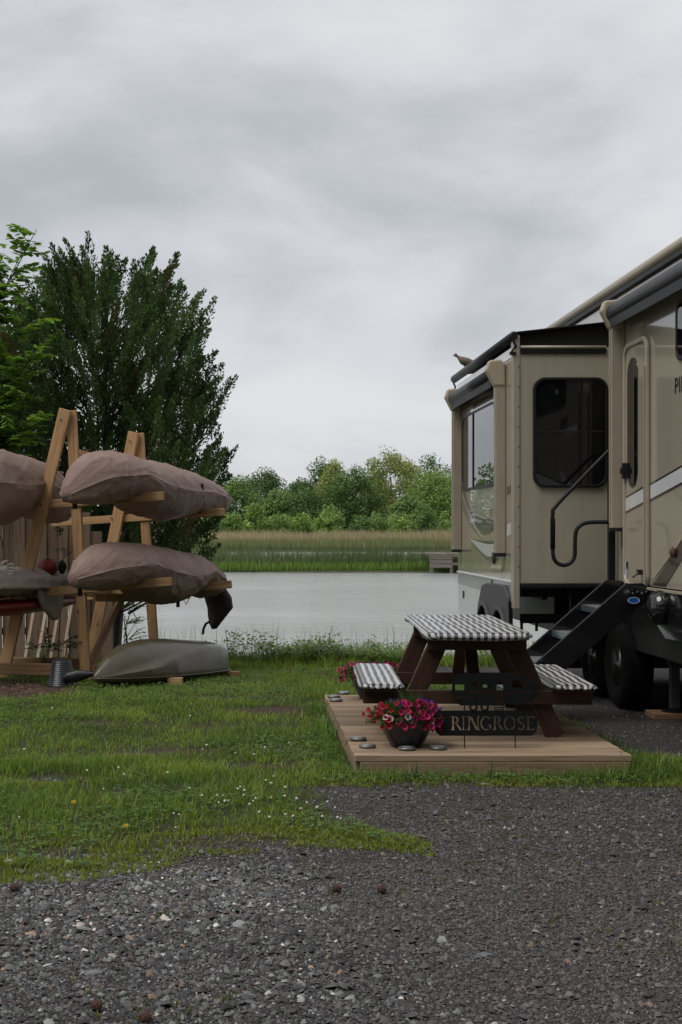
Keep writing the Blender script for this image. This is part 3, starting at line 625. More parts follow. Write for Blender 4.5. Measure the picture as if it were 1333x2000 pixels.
twig_tree('fence_vine', (-2.3, 16.42, zg1(-2.3, 16.42)), [(-2.25, 16.36, 1.55), (-2.2, 16.36, 1.25), (-2.35, 16.34, 0.9), (-2.28, 16.36, 1.75)], 'dark green leafy vine climbing the fence behind the rack', 0.06, (0.045, 0.085, 0.02), per=10, trunk_r=0.012, twigs=4, cat='vine', spread=0.16)
twig_tree('bank_shrub', (-1.52, 16.9, zg1(-1.52, 16.9)), [(-1.35, 16.85, 0.55), (-1.42, 16.8, 0.35), (-1.25, 16.9, 0.75), (-1.38, 16.8, 0.1), (-1.2, 16.9, 0.4)], 'small leafy shrub beside the right end of the fence', 0.06, (0.075, 0.135, 0.025), per=8, trunk_r=0.014, twigs=4, cat='shrub', spread=0.28)
# seedlings on the bed under the rack
for i, (x, y, lab) in enumerate([(-2.2, 14.6, 'pale green seedling in the timber edged bed under the rack'), (-1.95, 14.35, 'dark leafy seedling beside the black ribbed bucket')]):
    z = zg1(x, y); twig_tree('seedling', (x, y, z), [(x+0.1, y, z+0.3), (x-0.12, y, z+0.28), (x+0.05, y-0.1, z+0.4)], lab, 0.07, (0.09, 0.16, 0.03) if i == 0 else (0.045, 0.09, 0.02), per=6, trunk_r=0.01, twigs=3, cat='plant', spread=0.16)

# ---------------------------------------------------------------- tall trees behind the photographer (mirrored in the trailer's glass)
for i, (x, y, h, w) in enumerate([(-15, -9, 11, 4.2), (-9, -12, 13, 4.5), (-3.5, -10, 12, 4.2), (2.5, -12, 14, 4.6), (8, -10, 12, 4.2), (13, -13, 13, 4.5), (-19, -1, 11, 4.0)]):
    n = 85; c = rand_dir(n)*np.array([w, w*0.8, h*0.44])*(rng.uniform(0.3, 1, n)**0.5)[:, None]+np.array([x, y, h*0.54])
    V, F, C = crown_leaves(c, rng.uniform(1.0, 1.6, n), 34, 0.7, DG, 0.3)
    t_ = thing('broadleaf_tree', (x, y, 0), f'tall dark tree behind the photographer, {ORD[i]} in from the left', 'tree', 'trees behind the photographer')
    npmesh('crown', V, F, leafm, C, parent=t_); obj('trunk', MB().tube([(x, y, -0.2), (x, y, h*0.6)], [0.3, 0.12], 8), barkm, t_)
# ================================================================ DECK, TABLE, PLANTERS, SIGN
DX0, DX1, DY0, DY1, DZ = 0.69, 2.40, 8.20, 11.25, 0.12
dk_ = thing('wooden_deck', ((DX0+DX1)/2, (DY0+DY1)/2, 0), 'low rectangular deck of plain timber planks under the picnic table', 'deck')
nb = 22; pit = (DY1-DY0)/nb
for i in range(nb):
    y = DY0+pit*(i+0.5); j = random.uniform(-0.006, 0.006)
    board('plank', (DX0+j, y, DZ-0.02+random.uniform(-0.0015, 0.0015)), (DX1+j, y, DZ-0.02), pit-random.choice([0.010, 0.016, 0.030]), 0.04, deckw, dk_, bevel=0.004)
for y in (DY0+0.035, DY1-0.035):
    board('fascia', (DX0+0.03, y, 0.036), (DX1-0.012, y, 0.036), 0.04, 0.084, deckw, dk_)
for x in (DX0+0.025, DX1-0.03):
    board('fascia', (x, DY0+0.06, 0.036), (x, DY1-0.06, 0.036), 0.04, 0.084, deckw, dk_)

# picnic table, turned slightly
TA = R(-2.7); TC = Vector((1.60, 9.70, DZ)); TM = Matrix.Translation(TC) @ Matrix.Rotation(TA, 4, 'Z')
def T(x, y, z): return tuple(TM @ Vector((x, y, z)))
pt = thing('picnic_table', tuple(TC), 'dark red-brown stained timber picnic table with attached benches', 'picnic table', rotz=0)
HL = 1.04; TH = 0.735
for k in range(5):
    x = -0.268+0.128*k; board('plank', T(x, -HL, TH-0.045), T(x, 0.85, TH-0.045), 0.122, 0.036, redw, pt)
for sx in (-1, 1):
    for k in range(2):
        x = sx*(0.635+0.128*(k-0.5)); board('seat_plank', T(x, -0.90, 0.335), T(x, 0.50, 0.335), 0.122, 0.036, redw, pt)
for yy in (-0.74, 0.40):
    board('beam', T(-0.76, yy-0.04, 0.27), T(0.76, yy-0.04, 0.27), 0.036, 0.09, redw, pt)
    board('cleat', T(-0.33, yy-0.04, 0.628), T(0.33, yy-0.04, 0.628), 0.036, 0.085, redw, pt)
    for sx in (-1, 1):
        board('leg', T(sx*0.53, yy, 0.0), T(sx*0.235, yy, 0.67), 0.036, 0.125, redw, pt, up=T(1, 0, 0) and (1, 0, 0))
for sy, y0 in ((1, -0.70), (-1, 0.35)):
    board('brace', T(0, y0, 0.29), T(0, y0+sy*0.36, 0.655), 0.085, 0.036, redw, pt)

# gingham covers
gm, t, b = newmat('gingham_vinyl'); setin(b, Roughness=0.38); b.inputs['Specular IOR Level'].default_value = 0.45
uvn = N(t, 'ShaderNodeUVMap'); sp = N(t, 'ShaderNodeSeparateXYZ'); t.links.new(uvn.outputs[0], sp.inputs[0])
def sq(o): return mathn(t, 'GREATER_THAN', mathn(t, 'FRACT', mathn(t, 'MULTIPLY', o, 1/0.048)), 0.5)
sm_ = mathn(t, 'ADD', mathn(t, 'MULTIPLY', sq(sp.outputs[0]), 0.93), mathn(t, 'MULTIPLY', sq(sp.outputs[1]), 0.07))
t.links.new(ramp(t, sm_, [(0.0, (0.54, 0.54, 0.54)), (0.07, (0.45, 0.45, 0.455)), (0.93, (0.125, 0.125, 0.13)), (1.0, (0.015, 0.015, 0.017))]), b.inputs['Base Color'])
nn = N(t, 'ShaderNodeTexNoise'); setin(nn, Scale=26.0, Detail=3.0); c = N(t, 'ShaderNodeTexCoord'); t.links.new(c.outputs['Object'], nn.inputs['Vector'])
bp = N(t, 'ShaderNodeBump'); setin(bp, Strength=0.25, Distance=0.01); t.links.new(nn.outputs[0], bp.inputs['Height']); t.links.new(bp.outputs[0], b.inputs['Normal'])
def fitted_cover(name, cx, hw, hl, top, drop, label, bow=0.0, cy=0.0):
    """fitted cloth: flat top, rolled edge, gathered skirt tucked in below"""
    nu, nv = 96, 9; loops = []; uvs = []
    path = []; r = 0.05
    P = rrect(-hw, hw, -hl, hl, r, 4); per = []
    # resample outline evenly
    pts = [Vector((*p, 0)) for p in P]; seg = [(pts[i]-pts[(i+1) % len(pts)]).length for i in range(len(pts))]; tot = sum(seg)
    n = 260; res = []; acc = 0; i = 0
    for k in range(n):
        d = tot*k/n
        while acc+seg[i] < d: acc += seg[i]; i += 1
        res.append(pts[i].lerp(pts[(i+1) % len(pts)], (d-acc)/seg[i]))
    mb = MB(); uv = []
    prof = [(0.0, 0.0, 0.0), (-0.012, 0.0, 0.012), (0.004, -0.010, 0.03), (0.009, -0.026, 0.046), (0.006, -drop*0.75, 0.02+drop*0.75+0.02), (-0.012, -drop, 0.04+drop), (-0.045, -drop-0.004, 0.07+drop)]
    prof = prof[1:]
    rings = []
    for pi, (o_, dz, s_) in enumerate(prof):
        ring = []
        for k, p in enumerate(res):
            q = Vector((p.x/hw if abs(p.x) > hw-0.06 else 0, p.y/hl if abs(p.y) > hl-0.06 else 0, 0)); q = q.normalized() if q.length else q
            ph = tot*k/n; w = (0.0055*math.sin(ph/0.028*2*math.pi*0.5+1.7*math.sin(ph*9))+0.004*math.sin(ph*61)) if pi >= 2 else 0
            zz2 = dz+(0.010*math.sin(ph*3.1+hw*9)+0.007*math.sin(ph*7.7))*(1 if pi >= 3 else 0)
            ring.append((p.x+q.x*(o_+w), p.y+q.y*(o_+w), top+zz2))
            uv.append((p.x+q.x*s_, p.y+q.y*s_))
        rings.append(ring)
    mb.loft(rings, cap=False)
    # top grid
    gx_, gy_ = 14, 40; base = len(mb.v); vv = []; rim = rings[0]
    for a in range(gx_+1):
        for c_ in range(gy_+1):
            x = (-1+2*a/gx_)*(hw-0.012); y = (-1+2*c_/gy_)*(hl-0.012)
            # pull the corners in to the rounded outline
            if abs(x) > hw-r and abs(y) > hl-r:
                cx_, cy_ = math.copysign(hw-r, x), math.copysign(hl-r, y); d = Vector((x-cx_, y-cy_)); m = max(abs(d.x), abs(d.y)); 
                if d.length > 1e-6: d = d.normalized()*m; x, y = cx_+d.x, cy_+d.y
            e = min(1, min(hw-abs(x), hl-abs(y))/0.05)
            z = top+0.004*math.sin(x*21+y*5)*e+0.003*math.sin(y*17-x*9)*e-bow*e*(1-(y/hl)**2)+0.0012
            vv.append((x, y, z)); uv.append((x, y))
    ff = [(a*(gy_+1)+c_, (a+1)*(gy_+1)+c_, (a+1)*(gy_+1)+c_+1, a*(gy_+1)+c_+1) for a in range(gx_) for c_ in range(gy_)]
    mb.add(vv, ff)
    me = mb.mesh(name, True); ul = me.uv_layers.new(name='UVMap')
    for lp in me.loops: ul.data[lp.index].uv = uv[lp.vertex_index]
    me.materials.append(gm); o = bpy.data.objects.new(name, me)
    reg(o, None, TM @ Matrix.Translation((cx, cy, 0))); tag(o, label, 'table cover'); return o
fitted_cover('table_cover', -0.012, 0.338, 0.96, TH-0.016, 0.044, 'black and white gingham fitted cover on the picnic table top', cy=-0.095)
fitted_cover('bench_cover', -0.635, 0.136, 0.712, 0.365, 0.036, 'gingham fitted cover on the bench by the flower pots', cy=-0.20)
fitted_cover('bench_cover', 0.635, 0.136, 0.712, 0.365, 0.036, 'gingham fitted cover on the bench beside the trailer steps', cy=-0.20)

# flower pots
petalm = leafmat('petal', 0.25, 0.6)
def flower_mesh(col, throat, r=0.026):
    vs = [(0, 0, 0)]; cs = [throat]; n = 10
    for k in range(n):
        a = 2*math.pi*k/n; vs.append((0.35*r*math.cos(a), 0.35*r*math.sin(a), 0.010)); cs.append(tuple(0.6*x for x in col))
    for k in range(n):
        a = 2*math.pi*k/n; q = r*(1.0 if k % 2 == 0 else 0.86); vs.append((q*math.cos(a), q*math.sin(a), 0.016+(0.002 if k % 2 else -0.001))); cs.append(col)
    fs = [(0, 1+k, 1+(k+1) % n) for k in range(n)]+[(1+k, 11+k, 11+(k+1) % n, 1+(k+1) % n) for k in range(n)]
    me = bpy.data.meshes.new('flower'); me.from_pydata(vs, [], fs); me.update(); a_ = me.color_attributes.new('Col', 'FLOAT_COLOR', 'POINT')
    a_.data.foreach_set('color', np.concatenate([np.array(cs), np.ones((len(cs), 1))], 1).astype(np.float32).ravel())
    me.polygons.foreach_set('use_smooth', [True]*len(me.polygons)); me.materials.append(petalm); return me
FL = {'magenta': flower_mesh((0.46, 0.018, 0.10), (0.10, 0.004, 0.02), 0.021), 'red': flower_mesh((0.42, 0.02, 0.022), (0.12, 0.01, 0.01), 0.020), 'crimson': flower_mesh((0.22, 0.008, 0.035), (0.05, 0.002, 0.01), 0.021),
      'white': flower_mesh((0.66, 0.55, 0.56), (0.25, 0.02, 0.06), 0.024), 'violet': flower_mesh((0.085, 0.03, 0.26), (0.4, 0.3, 0.5), 0.011)}
def planter(x, y, z, label, spec, spread, labelled=False, grass_h=0.16):
    root = thing('planter', (x, y, z), label, 'planter')
    prof = [(0.085, 0.0), (0.098, 0.006), (0.125, 0.05), (0.155, 0.11), (0.172, 0.165), (0.180, 0.172), (0.180, 0.185), (0.166, 0.186), (0.160, 0.16)]
    obj('pot', MB().lathe(prof, 40, (x, y, z)), potm, root, smooth=True)
    obj('potting_soil', MB().lathe([(0.163, z+0.150), (0.10, z+0.165), (0.01, z+0.17)], 24, (x, y, 0)), soil, root, smooth=True)
    n = 1500; d = rand_dir(n); d[:, 2] = np.abs(d[:, 2]); rr = rng.uniform(0.35, 1, n)**0.6
    P = np.array([x, y, z+0.18])+d*rr[:, None]*np.array([spread, spread*0.8, 0.11])
    over = np.clip(np.hypot(P[:, 0]-x, P[:, 1]-y)-0.18, 0, 1); P[:, 2] -= over*rng.uniform(0.0, 0.9, n)
    D = unit(d+rng.normal(0, 0.5, (n, 3))+np.array([0, 0, 0.2])); cc = np.array([0.05, 0.10, 0.025])*rng.uniform(0.5, 1.5, (n, 1))
    V, F, C = leafquads(P, D, unit(rng.normal(0, 0.4, (n, 3))+np.array([0, 0, 1])), rng.uniform(0.02, 0.042, n), rng.uniform(0.010, 0.020, n), cc)
    npmesh('foliage', V, F, leafm, C, parent=root)
    m = 170; a = rng.uniform(0, 6.28, m); r_ = 0.045*np.sqrt(rng.random(m)); Pg = np.stack([x+0.02+r_*np.cos(a), y+r_*np.sin(a), np.full(m, z+0.16)], 1)
    g = blades('spike_grass', Pg, rng.uniform(0.6, 1.2, m)*grass_h, np.full(m, 0.0045), rng.uniform(0.1, 0.6, m), np.array([[0.05, 0.095, 0.025]])*rng.uniform(0.6, 1.3, (m, 1)), grassm, seg=3, parent=root)
    for kind, cnt, a0, a1, el0, el1 in spec:
        for _ in range(cnt):
            a = R(random.uniform(a0, a1)); q = random.uniform(el0, el1)
            dx, dy = math.cos(a), math.sin(a); rad_ = spread*math.cos(q*1.2)*random.uniform(0.82, 1.08); zz3 = z+0.205+0.095*math.sin(q*1.3)-max(0, rad_-0.19)*random.uniform(0.0, 1.0)
            pos = Vector((x+dx*rad_, y+dy*rad_*0.7, zz3)); nrm = Vector((dx*math.cos(q), dy*math.cos(q), math.sin(q)+0.15)).normalized()
            nrm = (nrm+Vector((random.uniform(-.3, .3), random.uniform(-.45, .05), random.uniform(-.2, .3)))).normalized()
            o = bpy.data.objects.new('flower', FL[kind]); M = Matrix.Translation(pos) @ nrm.to_track_quat('Z', 'Y').to_matrix().to_4x4() @ Matrix.Rotation(random.uniform(0, 6), 4, 'Z') @ Matrix.Scale(random.uniform(0.75, 1.1), 4)
            reg(o, root, M)
    return root
# angles: 270 faces the camera
planter(1.045, 8.55, DZ, 'dark pot of red and magenta petunias at the front edge of the deck', [('magenta', 46, 250, 330, 0.0, 0.9), ('magenta', 12, 235, 300, -0.15, 0.3), ('red', 30, 170, 245, -0.1, 0.7), ('crimson', 18, 290, 365, -0.3, 0.8), ('white', 4, 235, 275, -0.1, 0.3), ('violet', 30, 300, 380, 0.0, 1.0), ('violet', 10, 200, 260, 0.4, 1.0)], 0.255, grass_h=0.20)
p2 = planter(1.06, 10.98, DZ, 'dark pot of crimson petunias behind the bench at the rear of the deck', [('magenta', 26, 170, 270, 0.0, 0.9), ('crimson', 26, 150, 390, 0.0, 1.0), ('magenta', 24, 280, 370, 0.1, 0.9), ('violet', 16, 150, 360, 0.4, 1.1), ('white', 7, 330, 365, 0.1, 0.5)], 0.30)
tg = MB().prism([(-0.028, 0.0), (0.028, 0.0), (0.028, 0.05), (-0.028, 0.05)], 'y', -0.002, 0.002)
obj('plant_tag', tg, plain('white_card', (0.6, 0.58, 0.57), 0.6), p2, M=Matrix.Translation((0.995, 10.806, 0.225)) @ Matrix.Rotation(R(-20), 4, 'Z') @ Matrix.Rotation(R(-22), 4, 'X'))

# welcome sign: cut-out camper silhouette over a name plate, on two stakes
SY = 8.47; SS = FPX/SY
def sp_(px, py): return ((px-476)/SS, 1.5-(py-1038)/SS)
sg = thing('garden_sign', (1.55, SY, DZ), 'black metal cut-out sign with travel trailer and the name RINGROSE', 'sign')
def cutplate(name, outer, holes, parent, y0, y1, mat):
    """plate with holes by filled 2D curve, then to mesh"""
    cu = bpy.data.curves.new(name, 'CURVE'); cu.dimensions = '2D'; cu.fill_mode = 'BOTH'; cu.extrude = (y1-y0)/2
    for lp in [outer]+holes:
        s_ = cu.splines.new('POLY'); s_.points.add(len(lp)-1); s_.use_cyclic_u = True
        for p, q in zip(s_.points, lp): p.co = (q[0], q[1], 0, 1)
    return curve_to_obj(name, cu, mat, parent, Matrix.Translation((0, (y0+y1)/2, 0)) @ Matrix.Rotation(R(90), 4, 'X'))
def curve_to_obj(name, cu, mat, parent, M):
    tmp = bpy.data.objects.new(name+'_c', cu); COL.objects.link(tmp); dg = bpy.context.evaluated_depsgraph_get(); dg.update()
    me = bpy.data.meshes.new_from_object(tmp.evaluated_get(dg)); bpy.data.objects.remove(tmp); me.materials.clear(); me.materials.append(mat)
    o = bpy.data.objects.new(name, me); return reg(o, parent, M)
# serif letters built from strokes: list of polygons per letter in a 0..w by 0..1 box (cut-outs, kept joined by bridges like a stencil)
def arc(cx, cy, rx, ry, a0, a1, n=14): return [(cx+rx*math.cos(R(a0+(a1-a0)*i/n)), cy+ry*math.sin(R(a0+(a1-a0)*i/n))) for i in range(n+1)]
def band(cx, cy, rx, ry, tx, ty, a0, a1): return arc(cx, cy, rx, ry, a0, a1)+arc(cx, cy, rx-tx, ry-ty, a1, a0)
def stem(x, w=0.13, l=0.09, r=0.09, rt=None):
    rt = r if rt is None else rt
    return [(x-w/2-l, 0), (x+w/2+r, 0), (x+w/2+r, 0.06), (x+w/2, 0.09), (x+w/2, 0.91), (x+w/2+rt, 0.94), (x+w/2+rt, 1), (x-w/2-l, 1), (x-w/2-l, 0.94), (x-w/2, 0.91), (x-w/2, 0.09), (x-w/2-l, 0.06)]
def stroke(pts, w):
    A_, B_ = [], []
    for i, p in enumerate(pts):
        q = Vector(pts[min(i+1, len(pts)-1)])-Vector(pts[max(i-1, 0)]); q.normalize(); nrm = Vector((-q.y, q.x))*w/2
        A_.append((p[0]+nrm.x, p[1]+nrm.y)); B_.append((p[0]-nrm.x, p[1]-nrm.y))
    return A_+B_[::-1]
LET = {
 'R': (0.80, [stem(0.20, r=0.05, rt=0.001), [(0.29, 0.93)]+arc(0.33, 0.745, 0.27, 0.255, 88, -88)+[(0.30, 0.56)]+arc(0.33, 0.745, 0.15, 0.185, -88, 88), [(0.38, 0.46), (0.52, 0.47), (0.80, 0.05), (0.86, 0.0), (0.70, 0.0)]]),
 'I': (0.42, [stem(0.20)]),
 'N': (0.92, [stem(0.16, 0.09, 0.09, 0.001), stem(0.80, 0.09, 0.001, 0.09), [(0.24, 0.98), (0.36, 0.98), (0.715, 0.22), (0.715, 0.02), (0.66, 0.02), (0.24, 0.82)]]),
 'G': (0.92, [band(0.47, 0.5, 0.42, 0.51, 0.13, 0.07, 42, 298), [(0.58, 0.40), (0.90, 0.40), (0.90, 0.34), (0.84, 0.31), (0.84, 0.08), (0.72, 0.12), (0.72, 0.31), (0.58, 0.34)]]),
 'O': (0.98, [band(0.48, 0.5, 0.44, 0.51, 0.13, 0.07, 100, 260), band(0.48, 0.5, 0.44, 0.51, 0.13, 0.07, -80, 80)]),
 'S': (0.66, [stroke(arc(0.33, 0.74, 0.20, 0.21, 25, 262)+arc(0.33, 0.26, 0.21, 0.22, 82, -155), 0.11)]),
 'E': (0.72, [stem(0.20, r=0.001), [(0.29, 0.92), (0.29, 1.0), (0.64, 1.0), (0.64, 0.80), (0.60, 0.80), (0.57, 0.92)], [(0.29, 0.46), (0.29, 0.54), (0.52, 0.54), (0.52, 0.46)], [(0.29, 0.0), (0.29, 0.08), (0.60, 0.08), (0.65, 0.22), (0.69, 0.22), (0.68, 0.0)]])}
x0, zb_ = sp_(849, 1437); x1, zt_ = sp_(1050, 1388)
hL, hB = sp_(880, 1426); hR, hT = sp_(1046, 1399)
tw = sum(LET[ch][0] for ch in 'RINGROSE'); scx = (hR-hL)/tw; holes = []; cx_ = hL
for ch in 'RINGROSE':
    w_, polys = LET[ch]
    for po in polys: holes.append([(cx_+px_*scx, hB+pz_*(hT-hB)) for px_, pz_ in po])
    cx_ += w_*scx
ch_ = 0.035
outer = [(x0+ch_, zb_), (x1-ch_, zb_), (x1-0.008, zb_+ch_*0.7), (x1, zb_+ch_*1.6), (x1, zt_-ch_*1.2), (x1-ch_*0.7, zt_), (x0+ch_*0.7, zt_), (x0, zt_-ch_*1.2), (x0, zb_+ch_*1.6), (x0+0.008, zb_+ch_*0.7)]
cutplate('name_plate', outer, holes, sg, SY-0.0015, SY+0.0015, ironm)
body = [sp_(*p) for p in ((890, 1316), (1014, 1315), (1036, 1324), (1049, 1345), (1049, 1358), (1042, 1368), (1012, 1376), (985, 1376), (985, 1378), (958, 1378), (900, 1378), (886, 1368), (883, 1352), (884, 1326))]
def hole(*p): return [sp_(*q) for q in p]
holes = [hole((890, 1337), (907, 1337), (907, 1350), (889, 1350)), hole((922, 1331), (934, 1331), (934, 1342), (922, 1342)), hole((944, 1337), (957, 1337), (957, 1343), (944, 1343)), hole((969, 1334), (974, 1330), (979, 1330), (983, 1335), (983, 1375), (968, 1375)),
         hole((1000, 1328), (1028, 1327), (1028, 1342), (1000, 1343)), hole((912, 1349), (966, 1350), (966, 1354), (920, 1354)), hole((887, 1360), (928, 1359), (926, 1363), (888, 1364)), hole((988, 1352), (1040, 1350), (1040, 1354), (988, 1356))]
cutplate('camper_plate', body, holes, sg, SY-0.0015, SY+0.0015, ironm)
for px in (925, 947):
    cx2, cz2 = sp_(px, 1381); rr_ = 8.6/SS
    obj('wheel_ring', MB().ring([(cx2+rr_*math.cos(R(a)), cz2+rr_*math.sin(R(a))) for a in range(0, 360, 15)], [(cx2+rr_*0.5*math.cos(R(a)), cz2+rr_*0.5*math.sin(R(a))) for a in range(0, 360, 15)], 'y', SY-0.0045, SY-0.0018), ironm, sg)
s_ = MB()
for z_ in (1382, 1386): a, zz5 = sp_(966, z_); b_, _ = sp_(984, z_); s_.box(a, b_, SY-0.004, SY+0.002, zz5-0.003, zz5+0.003)
a, zz5 = sp_(966, 1378); b_, zz6 = sp_(984, 1388); s_.box(a, a+0.003, SY-0.001, SY+0.001, zz6, zz5).box(b_-0.003, b_, SY-0.001, SY+0.001, zz6, zz5)
obj('camper_step', s_, ironm, sg)
for px in (908, 1007):
    x, zz5 = sp_(px, 1462); _, ztop = sp_(px, 1345); obj('stake', MB().tube([(x, SY+0.005, DZ-0.01), (x, SY+0.005, ztop)], 0.0035, 8), ironm, sg)

# round discs on the deck
discm = plain('grey_disc', (0.22, 0.22, 0.21), 0.45, var=0.4, vscale=40); rimm = plain('disc_rim', (0.16, 0.16, 0.155), 0.35, metal=0.5, var=0.2)
for px, py, lab in ((700, 1444, 'round grey disc on the deck left of the front flower pot'), (718, 1458.5, 'round grey disc at the front left corner of the deck'), (795, 1463, 'round grey disc directly below the front flower pot'), (856, 1462, 'round grey disc between the front flower pot and sign'),
                    (672, 1354, 'round pale disc at the back left corner of the deck beside the rear pot'), (650, 1361, 'round pale disc on the deck edge, middle of the rear three'), (656, 1368, 'round pale disc nearest the camera of the rear three')):
    Y = FPX*(1.5-DZ)/(py-1038+2); X = (px-476)*Y/FPX; X = max(X, DX0+0.06)
    d_ = thing('round_disc', (X, Y, DZ+0.001), lab, 'disc', 'round discs along the deck edge')
    obj('rim', MB().lathe([(0.040, 0.001), (0.052, 0.004), (0.056, 0.012), (0.052, 0.020), (0.044, 0.023), (0.040, 0.0225)], 24, (X, Y, DZ)), rimm, d_, smooth=True)
    obj('face', MB().lathe([(0.0405, 0.0205), (0.03, 0.0235), (0.012, 0.025), (0.002, 0.0252)], 24, (X, Y, DZ)), discm, d_, smooth=True)
# ================================================================ TRAVEL TRAILER (fifth wheel)
XM, XS = 3.15, 2.32             # main wall plane, slide-out face plane
rv = thing('camping_trailer', (4.3, 11.0, 0), 'large beige fifth-wheel camping trailer with slide-out room and black steps', 'trailer')
YR, YE = 14.30, 11.35           # slide-out rear and near end
ZB, ZT = 1.05, 3.07
body = MB().prism([(14.45, 1.07), (14.45, 3.56), (5.0, 3.56), (3.3, 3.25), (2.9, 2.4), (3.2, 1.75), (5.6, 1.75), (5.9, 1.07)], 'x', XM, 5.6)
wall = obj('body', body, gloss, rv, bevel=0.02)
obj('roof', MB().prism([(14.47, 3.563), (14.47, 3.63), (5.0, 3.63), (3.4, 3.33), (3.4, 3.29), (5.0, 3.563)], 'x', XM+0.05, 5.55), tan, rv, bevel=0.02)
obj('roof_rail', MB().tube([(XM+0.02, 14.45, 3.575), (XM+0.02, 5.0, 3.575)], 0.05, 12), tan, rv, smooth=True)
obj('gutter', MB().box(XM-0.03, XM-0.001, 5.0, 14.4, 3.475, 3.515), blackm, rv, bevel=0.006)
# --- slide-out room
AR = [(12.50, 0.50, 0.36), (11.72, 0.50, 0.36)]
def arch(cy, cz, r, z0, n=12): 
    a0 = math.degrees(math.asin((z0-cz)/r)); return [(cy+r*math.cos(R(a0+(180-2*a0)*i/n)), cz+r*math.sin(R(a0+(180-2*a0)*i/n))) for i in range(n+1)]
slide = obj('slide_out_room', MB().box(XS, XM-0.002, YE, YR, ZB, ZT), siding, rv, bevel=0.012)
face = obj('slide_out_face', MB().prism([(YR+0.01, 1.075), (YR+0.01, ZT-0.02), (YE+0.10, ZT-0.02), (YE+0.10, 1.075)], 'x', XS-0.012, XS-0.002), gloss, rv)
obj('corner_trim', MB().box(XS-0.022, XS+0.035, YE-0.012, YE+0.09, 0.84, ZT+0.10), tanmetal, rv, bevel=0.006)
sb = MB()
for k in range(11): sb.lathe([(0.006, 0), (0.004, -0.004)], 8, (XS+0.024, YE-0.0125, 1.2+0.17*k), axis='y')
obj('corner_screws', sb, blackm, rv)
obj('end_trim', MB().box(XS+0.04, XM-0.06, YE-0.018, YE-0.001, ZT-0.055, ZT-0.012), blackm, rv, bevel=0.004)
obj('end_trim', MB().tube([(XS+0.04, YE-0.012, ZT+0.0), (XM-0.06, YE-0.012, ZT+0.0)], 0.014, 8), tanmetal, rv, smooth=True)
obj('end_trim', MB().box(XS+0.04, XM-0.02, YE-0.014, YE+0.05, ZB-0.035, ZB-0.003), blackm, rv, bevel=0.004)
# lower skirt with fender arches
y0f = 11.40
sk = [(YR, 0.68), (YR, 1.055), (12.95, 1.055), (12.95, 0.62), (YR-0.08, 0.62)]
obj('skirt', MB().prism(sk, 'x', XS-0.012, XS+0.03), greyskirt, rv, bevel=0.004)
obj('skirt_trim', MB().box(XS-0.028, XS-0.0125, YE+0.08, YR+0.01, 1.058, 1.078), whitem, rv, bevel=0.004)
obj('dark_stripe', MB().prism([(YR, 0.945), (YR, 1.05), (12.35, 1.05), (12.5, 0.93)], 'x', XS-0.0165, XS-0.0125), darkgr, rv)
fen = [(12.97, 0.655), (12.9, 0.80), (12.70, 0.99), (12.45, 1.02), (11.62, 1.03), (11.48, 0.93), (11.42, 0.70), (11.46, 0.66)]
fen += arch(11.80, 0.50, 0.30, 0.67)[::1]+[(12.16, 0.69)]+arch(12.55, 0.50, 0.30, 0.67)+[(12.92, 0.655)]
obj('fender', MB().prism(fen, 'x', XS-0.05, XS-0.014), fenderm, rv, bevel=0.008)
for cy in (11.80, 12.55):
    P = arch(cy, 0.50, 0.30, 0.60); Q = arch(cy, 0.50, 0.335, 0.60)
    v = P+Q[::-1]; obj('fender_lip', MB().prism(v, 'x', XS-0.075, XS-0.048), fenderm, rv, bevel=0.006)
obj('skirt_panel', MB().prism([(12.94, 0.98), (12.94, 1.055), (YE+0.09, 1.055), (YE+0.09, 0.90)], 'x', XS-0.008, XS+0.02), greyskirt, rv)
obj('mud_flap', MB().prism([(11.43, 0.90), (11.415, 0.90), (11.385, 0.66), (11.40, 0.66)], 'x', XS-0.045, XS-0.014), rubber, rv)
obj('skirt_latch', MB().prism(rrect(13.93, 13.98, 0.80, 0.88, 0.015, 3), 'x', XS-0.02, XS-0.0122), blackp, rv)
# graphics on the slide face (thin vinyl, 2 mm proud)
def decal(name, pts, mat, x=XS-0.014, d=0.0025): return obj(name, MB().prism(pts, 'x', x-d, x+0.001), mat, rv)
def sf(px, py, X=XS-0.012): s = (px-476)/X; return (FPX/s, 1.5-(py-1038)/s)   # picture point -> (y, z) on the slide face plane
def curve_pts(pts, n=10):
    out = []
    for i in range(len(pts)-1):
        p0, p1, p2, p3 = (Vector(pts[max(i-1, 0)]), Vector(pts[i]), Vector(pts[i+1]), Vector(pts[min(i+2, len(pts)-1)]))
        for k in range(n):
            t_ = k/n; out.append(tuple(0.5*((2*p1)+(p2-p0)*t_+(2*p0-5*p1+4*p2-p3)*t_*t_+(3*p1-p0-3*p2+p3)*t_**3)))
    return out+[tuple(pts[-1])]
decal('swoosh', curve_pts([(14.05, 1.98), (13.4, 1.70), (12.6, 1.62), (11.9, 1.66)])+curve_pts([(11.9, 1.63), (12.6, 1.47), (13.2, 1.56), (14.05, 1.93)]), darkgr)
decal('swoosh', curve_pts([(14.05, 1.88), (13.5, 1.62), (12.9, 1.44)])+curve_pts([(12.9, 1.43), (13.5, 1.55), (14.05, 1.75)]), midgr)
decal('swoosh', curve_pts([(13.5, 1.42), (12.6, 1.38), (11.9, 1.40)])+curve_pts([(11.9, 1.30), (12.6, 1.27), (13.5, 1.41)]), whitem)
decal('swoosh', curve_pts([(13.55, 1.43), (12.6, 1.41), (11.9, 1.425)])+curve_pts([(11.9, 1.404), (12.6, 1.385), (13.5, 1.424)]), darkgr)
